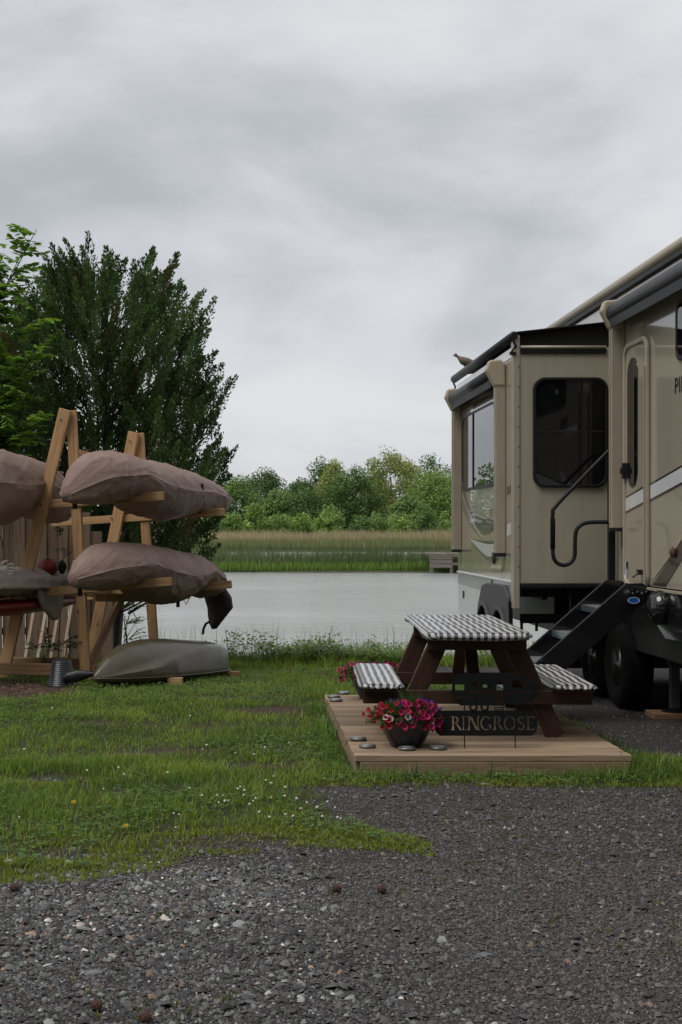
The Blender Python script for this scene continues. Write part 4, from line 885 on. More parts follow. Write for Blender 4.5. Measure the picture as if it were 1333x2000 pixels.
decal('swoosh', curve_pts([(13.5, 1.405), (12.6, 1.266), (11.9, 1.294)])+curve_pts([(11.9, 1.265), (12.6, 1.235), (13.58, 1.415)]), midgr)
decal('swoosh', [(14.08, 2.16), (13.5, 2.02), (13.5, 2.005), (14.08, 2.12)], midgr)
decal('stripe', [(11.64, 1.82), (11.455, 1.84), (11.455, 1.90), (11.64, 1.885)], darkgr)
decal('stripe', [(11.64, 1.45), (11.455, 1.475), (11.455, 1.58), (11.64, 1.56)], whitem)
# side window of the slide
def window(parent, name, loop_o, loop_i, axis, a, b, frame=blackp, inset=0.006, mull=None):
    w = obj(name, MB().ring(loop_o, loop_i, axis, a, b), frame, parent, bevel=0.003)
    mid = (a+b)/2; obj('pane', MB().prism(loop_i, axis, mid-0.003, mid+0.003), tinted, w); return w
wo_ = rrect(12.15, 13.95, 1.92, 2.70, 0.12); wi_ = rrect(12.175, 13.925, 1.945, 2.675, 0.10)
w = window(rv, 'side_window', wo_, wi_, 'x', XS-0.030, XS-0.0125)
obj('mullion', MB().box(XS-0.032, XS-0.018, 13.28, 13.32, 1.93, 2.69), blackp, w)
# end window facing the camera
wo_ = rrect(2.465, 3.105, 1.872, 2.812, 0.105, 8); wi_ = rrect(2.490, 3.080, 1.897, 2.787, 0.085, 8)
w = window(rv, 'end_window', wo_, wi_, 'y', YE-0.028, YE-0.001)
obj('mullion', MB().box(2.492, 3.078, YE-0.024, YE-0.012, 2.345, 2.358), blackp, w)
wl = obj('window_lip', MB().ring(rrect(2.478, 3.092, 1.885, 2.799, 0.095, 8), rrect(2.486, 3.084, 1.893, 2.791, 0.088, 8), 'y', YE-0.034, YE-0.027), blackm, w)
# cargo door on the slide face
dd_ = rrect(11.83, 12.42, 1.14, 1.72, 0.05, 4)
obj('cargo_door', MB().ring(dd_, rrect(11.838, 12.412, 1.148, 1.712, 0.045, 4), 'x', XS-0.018, XS-0.0145), tanmetal, rv)
obj('cargo_vent', MB().box(XS-0.024, XS-0.0125, 11.88, 12.35, 1.155, 1.185), tan, rv, bevel=0.004)
obj('cargo_handle', MB().prism(rrect(12.18, 12.25, 1.205, 1.31, 0.02, 3), 'x', XS-0.035, XS-0.0125), blackp, rv, bevel=0.004)

# --- awnings
def awning(xw, xo, ys, zbot, zhead, ztop, tube_r, ys_tube, near):
    a = obj('awning', MB().tube([((xw+xo)/2-0.03, ys_tube[0], zhead), ((xw+xo)/2-0.03, ys_tube[1], zhead)], tube_r, 20), vinyl, rv, smooth=True)
    obj('awning_valance', MB().prism([(xo-0.03, zhead), (xo-0.02, zhead-tube_r-0.05), (xo-0.014, zhead-tube_r-0.05), (xo-0.01, zhead)], 'y', ys_tube[0]+0.05, ys_tube[1]-0.05), vinyl, a)
    for y in ys:
        p = obj('awning_arm', MB().box(xo, xw-0.001, y-0.04, y+0.04, zbot, zhead), tanmetal, rv, bevel=0.008)
        obj('arm_channel', MB().box(xo-0.006, xo-0.001, y-0.018, y+0.018, zbot+0.05, zhead-0.06), tanmetal, p, bevel=0.002)
        obj('arm_foot', MB().box(xo-0.012, xw-0.003, y-0.045, y+0.045, zbot-0.02, zbot+0.012), blackp, p, bevel=0.004)
        hd = [(xo-0.085, zhead+0.02), (xo-0.055, zhead+0.105), (xw-0.05, zhead+0.115), (xw-0.005, zhead+0.08), (xw-0.005, zhead-0.125), (xo-0.01, zhead-0.125)]
        obj('awning_head', MB().prism(hd, 'y', y-0.05, y+0.05), tan, p, bevel=0.018, seg=3)
    return a
awning(XS-0.0125, XS-0.105, (11.74, 14.12), 1.30, 2.90, 3.0, 0.068, (11.78, 14.08), True)
awning(XM, XM-0.115, (11.02, 5.6), 1.52, 3.30, 3.4, 0.078, (5.65, 10.98), True)
# slide topper: roller at the outer edge, fabric running back up to the main wall
zt = 3.165
tp = obj('topper_roller', MB().tube([(XS-0.015, YE+0.0, zt), (XS-0.015, YR+0.25, zt)], 0.042, 16), vinyl, rv, smooth=True)
fab = obj('topper_fabric', MB().prism([(XS-0.02, zt+0.04), (XM, 3.30), (XM, 3.292), (XS-0.02, zt+0.030)], 'y', YE+0.03, YR+0.2), darkfab, rv)
obj('topper_end_flap', MB().prism([(XS+0.03, zt+0.028), (XM-0.002, 3.285), (XM-0.002, ZT+0.012), (XS+0.05, ZT+0.012)], 'y', YE+0.10, YE+0.11), darkfab, rv)
for y in (YE-0.015, YR+0.26):
    br_ = MB().tube([(XS-0.015, y, zt+0.01), (XS-0.02, y, zt-0.05), (XS+0.0, y, zt-0.085), (XS-0.03, y+0.02, zt-0.13), (XS+0.0, y+0.03, zt-0.20)], 0.011, 8)
    br_.lathe([(0.03, -0.012), (0.03, 0.012)], 12, (XS-0.015, y, zt), axis='y').box(XS-0.05, XS+0.0, y-0.01, y+0.03, zt-0.16, zt-0.135)
    obj('topper_bracket', br_, blackm, rv)
obj('slide_fascia', MB().box(XS-0.02, XS-0.001, YE+0.1, YR, 2.99, ZT+0.01), whitem, rv, bevel=0.004)

# --- entry door
def mw(px, py): s = (px-476)/XM; return (FPX/s, 1.5-(py-1038)/s)
DY_0, DY_1 = 10.30, 10.95
do = rrect(DY_0, DY_1, 1.045, 3.03, 0.12, 8); di = rrect(DY_0+0.04, DY_1-0.04, 1.085, 2.99, 0.09, 8)
door = obj('entry_door', MB().prism(rrect(DY_0+0.035, DY_1-0.035, 1.08, 2.995, 0.09, 8), 'x', XM-0.016, XM-0.002), gloss, rv, bevel=0.003)
obj('door_frame', MB().ring(do, di, 'x', XM-0.034, XM-0.002), tanmetal, door, bevel=0.010)
obj('door_window', MB().prism(rrect(10.575, 10.855, 1.855, 2.90, 0.135, 8), 'x', XM-0.022, XM-0.015), tinted, door, bevel=0.003)
obj('door_latch', MB().box(XM-0.055, XM-0.016, 10.865, 10.905, 1.93, 2.06).box(XM-0.07, XM-0.055, 10.87, 10.9, 1.97, 2.02), blackp, door, bevel=0.005)
obj('door_hinge', MB().box(XM-0.05, XM-0.0345, DY_0+0.01, DY_0+0.028, 1.12, 2.78), tanmetal, door)
# far main-wall window (only its corner shows)
window(rv, 'wall_window', rrect(8.35, 9.66, 2.73, 3.16, 0.09), rrect(8.375, 9.635, 2.755, 3.135, 0.07), 'x', XM-0.018, XM-0.001)
# lettering starts at the picture's right edge
cu = bpy.data.curves.new('lettering', 'FONT'); cu.body = 'PIN'; cu.size = 0.165; cu.extrude = 0.0015; cu.space_character = 1.1
curve_to_obj('lettering', cu, blackp, rv, Matrix.Translation((XM-0.003, 9.72, 2.505)) @ Matrix.Rotation(R(-90), 4, 'Z') @ Matrix.Rotation(R(90), 4, 'X'))
# diagonal white stripe with dark edges, split by the door
def ystripe(y0, y1, lo, hi, nm, mt, x):
    f = lambda y: 1.66+(11.3-y)*0.142
    return decal(nm, [(y0, f(y0)+lo), (y1, f(y1)+lo), (y1, f(y1)+hi), (y0, f(y0)+hi)], mt, x=x)
for y0, y1, x in ((11.3, 10.955, XM-0.001), (10.905, 10.345, XM-0.0165), (10.295, 5.9, XM-0.001)):
    ystripe(y0, y1, -0.052, 0.052, 'stripe', whitem, x); ystripe(y0, y1, 0.055, 0.070, 'stripe_edge', darkgr, x); ystripe(y0, y1, -0.070, -0.055, 'stripe_edge', darkgr, x)
decal('wall_graphic', [(10.25, 1.085), (9.93, 1.085), (9.2, 1.50), (9.2, 1.62), (9.62, 1.40)], darkgr, x=XM-0.001)
decal('wall_graphic', [(10.28, 1.10), (9.65, 1.42), (9.2, 1.66), (9.2, 1.63), (9.66, 1.385)], tanmetal, x=XM-0.0035)
obj('reflector', MB().lathe([(0.03, 0), (0.045, -0.012), (0.02, -0.03)], 14, (XM-0.004, 9.72, 1.345), axis='x'), plain('dark_red_lens', (0.08, 0.02, 0.015), 0.3), rv)
obj('bottom_trim', MB().box(XM-0.02, XM-0.001, 5.9, 11.25, 1.045, 1.068), tanmetal, rv, bevel=0.004)
# little stickers low on the wall by the door
for i, (y, z, w_, h_, c_) in enumerate(((10.90, 1.19, 0.10, 0.14, (0.40, 0.43, 0.47)), (10.93, 1.24, 0.03, 0.035, (0.40, 0.38, 0.05)), (10.865, 1.225, 0.035, 0.06, (0.04, 0.10, 0.38)), (10.93, 1.13, 0.04, 0.035, (0.05, 0.09, 0.33)), (11.06, 1.40, 0.04, 0.06, (0.04, 0.04, 0.035)), (11.06, 1.47, 0.05, 0.05, (0.10, 0.05, 0.03)))):
    x = XM-(0.0205 if y < 10.96 else 0.002)-0.0006*(i % 2)
    obj('sticker', MB().box(x-0.001, x, y-w_/2, y+w_/2, z-h_/2, z+h_/2), plain('sticker_%d' % i, c_, 0.4), rv)
obj('door_catch', MB().box(XM-0.06, XM-0.0165, 10.42, 10.47, 1.16, 1.20).tube([(XM-0.05, 10.44, 1.18), (XM-0.10, 10.44, 1.14)], 0.010, 6), blackp, rv)
# black corner post and grab handle swung out square to the wall
obj('corner_seal', MB().box(XM-0.085, XM-0.03, 11.16, 11.22, 1.03, 2.18), blackm, rv, bevel=0.006)
HY = 11.08
def hp(px, py): s = FPX/HY; return ((px-476)/s, HY, 1.5-(py-1038)/s)
hpts = [hp(*p) for p in ((1208, 882), (1192, 882), (1184, 886), (1120, 952), (1085, 990), (1080, 1002), (1080, 1050), (1081, 1085), (1088, 1099), (1102, 1104), (1116, 1098), (1123, 1084), (1124, 1048), (1129, 1031), (1143, 1022), (1165, 1020), (1208, 1020))]
hd_ = obj('grab_handle', MB().tube(curve_pts(hpts, 5), 0.017, 10), blackm, rv, smooth=True)
gp = [hp(1080, y) for y in (1012, 1030, 1050, 1072)]; obj('grip', MB().tube(gp, 0.021, 10), rubber, hd_, smooth=True)
for py in (884, 1024): x, y, z = hp(1210, py); obj('handle_bracket', MB().box(x-0.03, XM-0.001, HY-0.03, HY+0.03, z-0.05, z+0.03), blackp, hd_, bevel=0.006)

# --- steps
st = obj('entry_steps', MB(), None, rv) if False else None
SA, SB_ = (3.04, 1.03), (2.06, 0.165); u_ = Vector((SB_[0]-SA[0], SB_[1]-SA[1])).normalized(); nrm_ = Vector((-u_.y, u_.x)); nrm_ = nrm_ if nrm_.y > 0 else -nrm_
def stringer(y):
    A_, B_ = Vector(SA), Vector(SB_); t_ = nrm_*0.09
    return MB().prism([tuple(A_+t_+Vector((0.12, 0))), tuple(A_+t_), tuple(B_+t_), (B_.x-0.02, 0.13), (B_.x+0.10, 0.13), tuple(A_-t_*1.2), (3.2, 0.86), (3.2, 1.04)], 'y', y, y+0.012)
s1 = obj('step_side', stringer(10.34), blackg, rv, bevel=0.002)
obj('step_side', stringer(10.93), blackg, rv, bevel=0.002)
lg = obj('step_logo', MB().lathe([(0.045, 0), (0.045, -0.003)], 24, (0, 0, 0), axis='y'), plain('blue_badge', (0.01, 0.10, 0.42), 0.3), s1, M=Matrix.Translation((3.03, 10.3395, 0.965)) @ Matrix.Diagonal((1.0, 1, 0.55, 1)))
obj('badge_rim', MB().ring([(0.047*math.cos(R(a)), 0.047*math.sin(R(a))) for a in range(0, 360, 15)], [(0.040*math.cos(R(a)), 0.040*math.sin(R(a))) for a in range(0, 360, 15)], 'y', -0.0045, -0.0032), whitem, lg, M=Matrix.Translation((3.03, 10.3395, 0.965)) @ Matrix.Diagonal((1.0, 1, 0.55, 1)))
A_, B_ = Vector(SA)+nrm_*0.093, Vector(SB_)+nrm_*0.093
for y in (10.340, 10.93): obj('step_edge', MB().tube([(A_.x, y+0.006, A_.y), (B_.x, y+0.006, B_.y)], 0.007, 6), blackm, rv)
for k in range(4):
    f = 0.16+0.245*k; p = Vector(SA).lerp(Vector(SB_), f); td = obj('tread', MB().box(p.x-0.10, p.x+0.10, 10.353, 10.929, p.y-0.012, p.y+0.008), treadm, rv, bevel=0.003)
    obj('tread_nose', MB().box(p.x-0.112, p.x-0.1005, 10.353, 10.929, p.y-0.04, p.y+0.010), silver, td, bevel=0.003)
rv_b = MB()
for k in range(6): rv_b.lathe([(0.009, 0), (0.005, -0.008)], 8, (2.99+0.035*k, 10.339, 1.03-0.012*(k % 2)), axis='y')
obj('step_bolts', rv_b, silver, rv)

# --- underbody, wheels, jack
obj('underbody', MB().box(3.22, 5.5, 11.0, 14.35, 0.62, 1.055), blackm, rv, bevel=0.01)
obj('underbody', MB().box(3.22, 5.5, 5.95, 10.995, 0.52, 1.054), blackm, rv, bevel=0.01)
obj('underbody_skirt', MB().prism([(5.95, 1.045), (5.95, 0.78), (9.9, 0.70), (10.28, 0.86), (10.28, 1.045)], 'x', XM-0.012, XM+0.05), blackg, rv, bevel=0.004)
obj('off_side_light_block', MB().box(5.45, 5.49, 5.95, 14.0, 0.03, 0.615), blackp, rv)  # unseen panel added to keep light from under the trailer
obj('rear_light_block', MB().box(3.3, 5.44, 14.30, 14.34, 0.03, 0.615), blackp, rv)  # added panel, shuts off light and view beneath the rear
fr = MB().box(XS+0.1, 3.215, 11.6, 11.66, 0.93, 1.0).box(XS+0.1, 3.215, 11.6, 11.66, 0.70, 0.78).box(XS+0.06, 3.215, 13.9, 13.96, 0.93, 1.0).box(2.95, 3.0, 11.66, 13.9, 0.70, 0.98).box(2.62, 2.66, 11.66, 13.9, 0.9, 0.98)
for x in (2.42, 2.55, 2.8): fr.box(x, x+0.02, 11.615, 11.645, 0.63, 0.70)
fr.box(2.83, 3.2, 11.5, 11.58, 0.66, 1.0)
obj('slide_rails', fr, blackm, rv)
obj('chassis_box', MB().box(2.78, 3.215, 11.9, 13.85, 0.60, 1.0), blackp, rv, bevel=0.01)
def wheel(y):
    X0 = 3.14
    w = obj('wheel', MB().lathe([(0.17, 0.03), (0.24, 0.0), (0.33, 0.012), (0.362, 0.05), (0.368, 0.19), (0.34, 0.24), (0.18, 0.24)], 40, (X0, y, 0.368+zg1(3.2, y)), axis='x'), rubber, rv, smooth=True)
    obj('rim', MB().lathe([(0.175, 0.025), (0.165, 0.05), (0.15, 0.075), (0.05, 0.065), (0.045, 0.02), (0.0, 0.015)], 32, (X0, y, 0.368+zg1(3.2, y)), axis='x'), plain('dull_rim', (0.09, 0.09, 0.092), 0.25, metal=0.9), w, smooth=True)
    sp_m = MB()
    for k in range(8):
        a = 2*math.pi*k/8; sp_m.lathe([(0.030, 0.070), (0.026, 0.058)], 10, (X0, y+0.100*math.cos(a), 0.368+zg1(3.2, y)+0.100*math.sin(a)), axis='x')
    obj('rim_holes', sp_m, blackm, w)
for y in (11.30, 12.10): wheel(y)
zj = zg1(3.5, 11.0)
pad = MB().box(-0.20, 0.20, -0.13, 0.13, 0, 0.045); jp = obj('jack_pad', pad, oldw, None, M=Matrix.Translation((3.48, 10.75, zj)), bevel=0.004); tag(jp, 'brown timber pad on the gravel under the trailer jack leg', 'timber pad')
jk = obj('landing_jack', MB().box(3.43, 3.53, 10.70, 10.80, 0.42, 0.55).box(3.445, 3.515, 10.715, 10.785, zj+0.06, 0.42), fenderm, rv, bevel=0.004)
obj('jack_foot', MB().lathe([(0.10, 0.0), (0.10, 0.012), (0.05, 0.03)], 20, (3.48, 10.75, zj+0.046)), blackm, jk)
pr = obj('round_cover', MB().lathe([(0.02, 0.0), (0.10, 0.02), (0.13, 0.07), (0.13, 0.14)], 24, (3.02, 9.95, 0.93), axis='x'), blackg, rv, smooth=True)

# --- bird on the topper roller
bl = plain('dove_plumage', (0.20, 0.155, 0.12), 0.8, var=0.3, vscale=30)
BX, BY_, BZ = XS-0.015, 13.85, zt+0.042
bd = thing('dove', (BX, BY_, BZ), 'small brown dove perched on the rolled awning of the slide-out', 'bird')
path = [(-0.115, 0.125, 0.006), (-0.108, 0.128, 0.017), (-0.095, 0.130, 0.021), (-0.082, 0.118, 0.019), (-0.068, 0.097, 0.025), (-0.045, 0.075, 0.040), (-0.01, 0.062, 0.048), (0.03, 0.058, 0.043), (0.07, 0.052, 0.030), (0.11, 0.044, 0.020), (0.15, 0.036, 0.016), (0.19, 0.028, 0.012)]
rings = [[(BX+px+0.0, BY_+r_*math.cos(R(a))*0.8, BZ+pz+r_*math.sin(R(a))) for a in range(0, 360, 30)] for px, pz, r_ in path]
obj('body', MB().loft(rings), bl, bd, smooth=True)
obj('beak', MB().tube([(BX-0.114, BY_, BZ+0.125), (BX-0.134, BY_, BZ+0.119)], [0.005, 0.001], 6), blackp, bd)
for s_ in (-0.012, 0.012): obj('leg', MB().tube([(BX-0.005, BY_+s_, BZ+0.03), (BX+0.0, BY_+s_, BZ-0.001)], 0.003, 6), plain('dove_leg', (0.25, 0.08, 0.07), 0.6), bd)
# ================================================================ KAYAK RACK AND KAYAKS
th = R(22); RU = Vector((math.sin(th), math.cos(th), 0)); RVv = Vector((math.cos(th), -math.sin(th), 0)); RO = Vector((-1.87, 14.2, 0))
def rk(u, v, z): return RO+RU*u+RVv*v+Vector((0, 0, z))
SPC = 1.62
rack = thing('kayak_rack', tuple(rk(0.8, 0, -0.08)), 'tall A-frame rack of yellow pine timber holding covered kayaks', 'rack')
for u, dz, lf, rf in ((0.0, 0.0, -0.80, 0.20), (SPC, -0.13, -0.62, 0.24)):
    top = 2.80+dz
    pL, pR = rk(u-0.03, lf, 0), rk(u+0.03, rf, 0); pL.z = zg1(pL.x, pL.y)-0.01; pR.z = zg1(pR.x, pR.y)-0.01
    tL = rk(u-0.03, -0.015, top); tR = rk(u+0.03, 0.02, top-0.01)
    board('leg', pL, tL, 0.14, 0.04, pine, rack, up=-RU); board('leg', pR, tR, 0.115, 0.04, pine, rack, up=-RU)
    # arms, tilted up to the right (behind the left leg, in front of the right)
    board('arm', rk(u+0.012, -1.15, 1.745+dz*1.1), rk(u+0.012, 1.12, 1.868+dz*1.1), 0.09, 0.04, pine, rack, up=-RU)
    board('arm', rk(u+0.012, -1.0, 0.785+dz*0.7), rk(u+0.012, 1.21, 0.985+dz*0.7), 0.09, 0.04, pine, rack, up=-RU)
    for (v_, z_) in ((-0.06, top-0.10), (-0.30, 1.79+dz), (0.13, 0.895+dz)):
        q = rk(u-0.055, v_, z_); obj('bolt', MB().tube([q, q+RU*-0.012], 0.012, 8), silver, rack)
board('ridge_rail', rk(0.03, 0.09, 2.33), rk(SPC-0.03, 0.09, 2.20), 0.04, 0.10, pine, rack)
board('rail', rk(0.03, -0.42, 0.88), rk(SPC-0.03, -0.38, 0.76), 0.04, 0.10, pine, rack)
board('rail', rk(0.06, 0.28, 0.80), rk(SPC, 0.30, 0.72), 0.04, 0.09, pine, rack)
board('ground_rail', rk(0.05, 0.27, 0.03), rk(SPC, 0.29, 0.02), 0.04, 0.09, oldw, rack)
board('brace', rk(0.06, 0.20, 0.02), rk(0.75, 0.24, 0.75), 0.04, 0.09, oldw, rack)

cover, t, b = newmat('taupe_cover'); setin(b, Roughness=0.62); b.inputs['Specular IOR Level'].default_value = 0.35
c = N(t, 'ShaderNodeTexCoord'); n1 = N(t, 'ShaderNodeTexNoise'); setin(n1, Scale=3.0, Detail=6.0); t.links.new(c.outputs['Object'], n1.inputs['Vector'])
t.links.new(ramp(t, n1.outputs[0], [(0.3, (0.205, 0.135, 0.112)), (0.7, (0.28, 0.190, 0.158))]), b.inputs['Base Color'])
n2 = N(t, 'ShaderNodeTexNoise'); setin(n2, Scale=11.0, Detail=4.0, Distortion=1.2); mp = N(t, 'ShaderNodeMapping'); mp.inputs['Scale'].default_value = (1, 0.55, 0.8); t.links.new(c.outputs['Object'], mp.inputs[0]); t.links.new(mp.outputs[0], n2.inputs['Vector'])
bp = N(t, 'ShaderNodeBump'); setin(bp, Strength=0.5, Distance=0.02); t.links.new(n2.outputs[0], bp.inputs['Height']); t.links.new(bp.outputs[0], b.inputs['Normal'])
def lerpk(x, K): return float(np.interp(x, [k[0] for k in K], [k[1] for k in K]))
def covered_kayak(base, u0, u1, v0, prof, label, seed, seam_z=0.52):
    """prof: list of (f, halfwidth, bottom z, top z, lateral shift); z absolute in rack space"""
    root = thing('covered_kayak', tuple(base), label, 'kayak', 'kayaks under taupe covers')
    nr, ns = 190, 88; rings = []; fs_ = np.linspace(0, 1, nr); seam = []
    fk = [p[0] for p in prof]
    sm = lambda f, j: float(np.interp(f, fk, [p[j] for p in prof]))
    def S3(f, j): return (sm(max(0, f-0.025), j)+sm(f, j)*2+sm(min(1, f+0.025), j))/4
    for i, f in enumerate(fs_):
        hw, zb_, zt_, sh = (S3(f, j) for j in (1, 2, 3, 4)); zm = zb_+(zt_-zb_)*seam_z; ring = []
        for k in range(ns):
            a = 2*math.pi*k/ns; ca, sa = math.cos(a), math.sin(a)
            e = 1.0 if sa > 0 else 1.05
            x = hw*math.copysign(abs(ca)**e, ca); z = zm+(zt_-zm if sa > 0 else zm-zb_)*math.copysign(abs(sa)**(1.22 if sa > 0 else 0.95), sa)
            # tension folds running slantwise from the seam and the ends, plus soft sag
            uu = u0+(u1-u0)*f
            q = mnoise.noise(Vector((uu*2.2+seed, a*0.9, seed)))
            fold = (1-abs(math.sin(uu*3.6+a*1.5+2.2*q+seed)))**5*1.6+(1-abs(math.sin(uu*7.3-a*1.1+3*q+seed*2)))**6*1.2+(1-abs(math.sin(uu*5.1+a*2.7+2*q+seed*3)))**6*0.9
            amp = 0.015*(0.35+1.2*max(0, mnoise.noise(Vector((uu*1.4, a*0.6+seed, 4.0)))))*min(1, hw/0.2)
            amp *= 1.6 if (f < 0.2 or f > 0.8) else 1.0
            r1 = 1-abs(mnoise.noise(Vector((uu*2.6-a*0.9+seed, a*1.3+uu*0.8, seed*3))))*2; r2 = 1-abs(mnoise.noise(Vector((uu*5.2+a*1.7, a*2.1-uu*1.5+seed, seed))))*2
            d = amp*fold+(0.012*q+0.008*max(0, r1)**4)*min(1, hw/0.2)
            ridge = 0.014*math.exp(-(sa/0.12)**2)
            ring.append(rk(uu, v0+sh+x+(d+ridge)*ca, z+d*sa))
            if k == 0: pass
        rings.append(ring); seam.append((ring[0], ring[ns//2]))
    obj('cover', MB().loft(rings), cover, root, smooth=True)
    for side in (0, 1): obj('seam', MB().tube([s_[side] for s_ in seam[3:-3]], 0.005, 5), cover, root, smooth=True)
    return root
profU = [(0, 0.03, 1.80, 1.90, -0.27), (0.045, 0.22, 1.78, 2.26, -0.13), (0.07, 0.27, 1.78, 2.31, -0.08), (0.14, 0.31, 1.80, 2.32, -0.03), (0.21, 0.33, 1.86, 2.31, 0), (0.35, 0.36, 1.68, 2.27, 0), (0.5, 0.37, 1.62, 2.25, 0), (0.62, 0.36, 1.66, 2.21, 0), (0.70, 0.35, 1.71, 2.18, 0), (0.8, 0.33, 1.67, 2.14, 0), (0.9, 0.29, 1.68, 2.07, 0), (0.96, 0.22, 1.71, 1.99, 0), (0.985, 0.15, 1.74, 1.93, 0), (1, 0.06, 1.78, 1.86, 0)]
k1 = covered_kayak(rk(1, 0.62, 1.8), -0.72, 2.62, 0.63, profU, 'kayak under taupe cover on the upper right arms of the rack', 1.3)
profL = [(0, 0.03, 0.95, 1.06, -0.24), (0.06, 0.22, 0.90, 1.31, -0.12), (0.09, 0.28, 0.89, 1.36, -0.07), (0.16, 0.32, 0.90, 1.385, 0), (0.21, 0.33, 0.96, 1.37, 0), (0.35, 0.37, 0.76, 1.35, 0), (0.5, 0.38, 0.68, 1.31, 0), (0.62, 0.37, 0.72, 1.27, 0), (0.71, 0.35, 0.87, 1.23, 0), (0.8, 0.31, 0.74, 1.16, 0), (0.9, 0.25, 0.72, 1.06, 0), (0.97, 0.15, 0.74, 0.94, 0), (1, 0.05, 0.76, 0.86, 0)]
k2 = covered_kayak(rk(1, 0.62, 0.9), -0.68, 2.55, 0.66, profL, 'kayak under taupe cover on the lower right arms with loose end hanging down', 5.1)
# loose end of the lower cover, hanging past the arm
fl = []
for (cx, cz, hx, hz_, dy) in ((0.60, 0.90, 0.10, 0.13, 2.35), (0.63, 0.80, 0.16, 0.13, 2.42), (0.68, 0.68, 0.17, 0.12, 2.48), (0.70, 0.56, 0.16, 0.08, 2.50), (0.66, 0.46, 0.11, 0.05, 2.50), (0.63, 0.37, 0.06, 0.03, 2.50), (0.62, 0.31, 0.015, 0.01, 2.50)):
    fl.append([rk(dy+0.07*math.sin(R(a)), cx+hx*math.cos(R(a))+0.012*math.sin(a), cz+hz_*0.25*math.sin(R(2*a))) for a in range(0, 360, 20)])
obj('hanging_end', MB().loft(fl), plain('cover_in_shade', (0.035, 0.025, 0.022), 0.8, var=0.3), k2, smooth=True)  # shade on the hanging cover is put into this near-black colour
obj('strap', MB().tube([rk(2.46, 0.58, 0.40), rk(2.45, 0.53, 0.37), rk(2.45, 0.50, 0.31), rk(2.45, 0.49, 0.24)], 0.016, 6), darkfab, k2)
obj('strap', MB().tube([rk(2.2, 0.36, 0.80), rk(2.2, 0.34, 0.68), rk(2.2, 0.38, 0.62), rk(2.21, 0.42, 0.70), rk(2.2, 0.42, 0.80)], 0.006, 6), darkfab, k2)
obj('strap', MB().box(-0.02, 0.02, -0.004, 0.004, -0.14, 0.0), darkfab, k2, M=Matrix.Translation(rk(0.95, 0.85, 0.80)))
obj('strap', MB().box(-0.022, 0.022, -0.005, 0.005, -0.16, 0.04), darkfab, k2, M=Matrix.Translation(rk(-0.50, 0.42, 1.0)))
obj('strap', MB().box(-0.025, 0.025, -0.006, 0.006, -0.20, 0.08), darkfab, k1, M=Matrix.Translation(rk(-0.50, 0.36, 1.93)))
obj('strap', MB().box(-0.02, 0.02, -0.006, 0.006, -0.10, 0.06), darkfab, k1, M=Matrix.Translation(rk(1.30, 0.985, 1.98)))
profX = [(0, 0.05, 1.75, 1.95, 0), (0.1, 0.24, 1.66, 2.2, 0), (0.3, 0.35, 1.60, 2.36, 0), (0.5, 0.37, 1.56, 2.36, 0), (0.63, 0.35, 1.70, 2.32, 0), (0.8, 0.30, 1.60, 2.24, 0), (0.93, 0.20, 1.60, 2.08, 0), (1, 0.05, 1.70, 1.80, 0)]
k3 = covered_kayak(rk(0, -0.55, 1.75), -1.9, 1.15, -0.62, profX, 'kayak under taupe cover on the upper left arms, cut by the photo edge', 9.7)
# lower left: red canoe hull half hidden by a grey-tan tarp
rc = thing('red_canoe', tuple(rk(0.3, -0.5, 0.75)), 'red canoe on the lower left arms under a grey-tan tarp', 'canoe'); rings = []
for f in np.linspace(0, 1, 30):
    w_ = 0.30*max(0.03, math.sin(math.pi*min(1, max(0, f)))**0.55); zz7 = 0.80-0.03*math.sin(math.pi*f)-0.13*0; d_ = 0.13*max(0.1, math.sin(math.pi*f)**0.4)
    rings.append([rk(-1.6+3.0*f, -0.62+w_*math.cos(R(a)), 0.83+(0.04 if math.sin(R(a)) > 0 else d_)*math.sin(R(a))-0.10) for a in range(0, 360, 20)])
obj('hull', MB().loft(rings), redp, rc, smooth=True)
tp_ = MB(); rings = []
for i, f in enumerate(np.linspace(0, 1, 40)):
    ring = []
    for k in range(28):
        a = R(360*k/28); w_ = 0.33*(1-abs(2*f-1)**6)**0.5+0.01; fold = 0.02*math.sin(9*a+f*7)+0.022*math.sin(f*60+2*a)
        ring.append(rk(-1.3+2.3*f, -0.58+(w_+fold)*math.cos(a), 0.92+((0.17 if math.sin(a) > 0 else 0.10)*(1-abs(2*f-1)**4)+fold*0.8)*math.sin(a)))
    rings.append(ring)
tarp = obj('tarp', MB().loft(rings), tarpm, None, smooth=True); tag(tarp, 'crumpled grey-tan tarp over the red canoe on the rack', 'tarp'); rebase(tarp, rk(0, -0.58, 0.85))
cf = []
for z_, w_, dv in ((0.92, 0.30, 0), (0.80, 0.27, 0.0), (0.68, 0.22, 0.02), (0.58, 0.10, 0.04), (0.54, 0.02, 0.05)):
    cf.append([rk(0.15+w_*math.cos(R(a)), -0.30+dv+0.03*math.sin(R(a))+0.008*math.sin(R(3*a)), z_) for a in range(0, 360, 24)])
obj('hanging_corner', MB().loft(cf), tarpm, tarp, smooth=True)
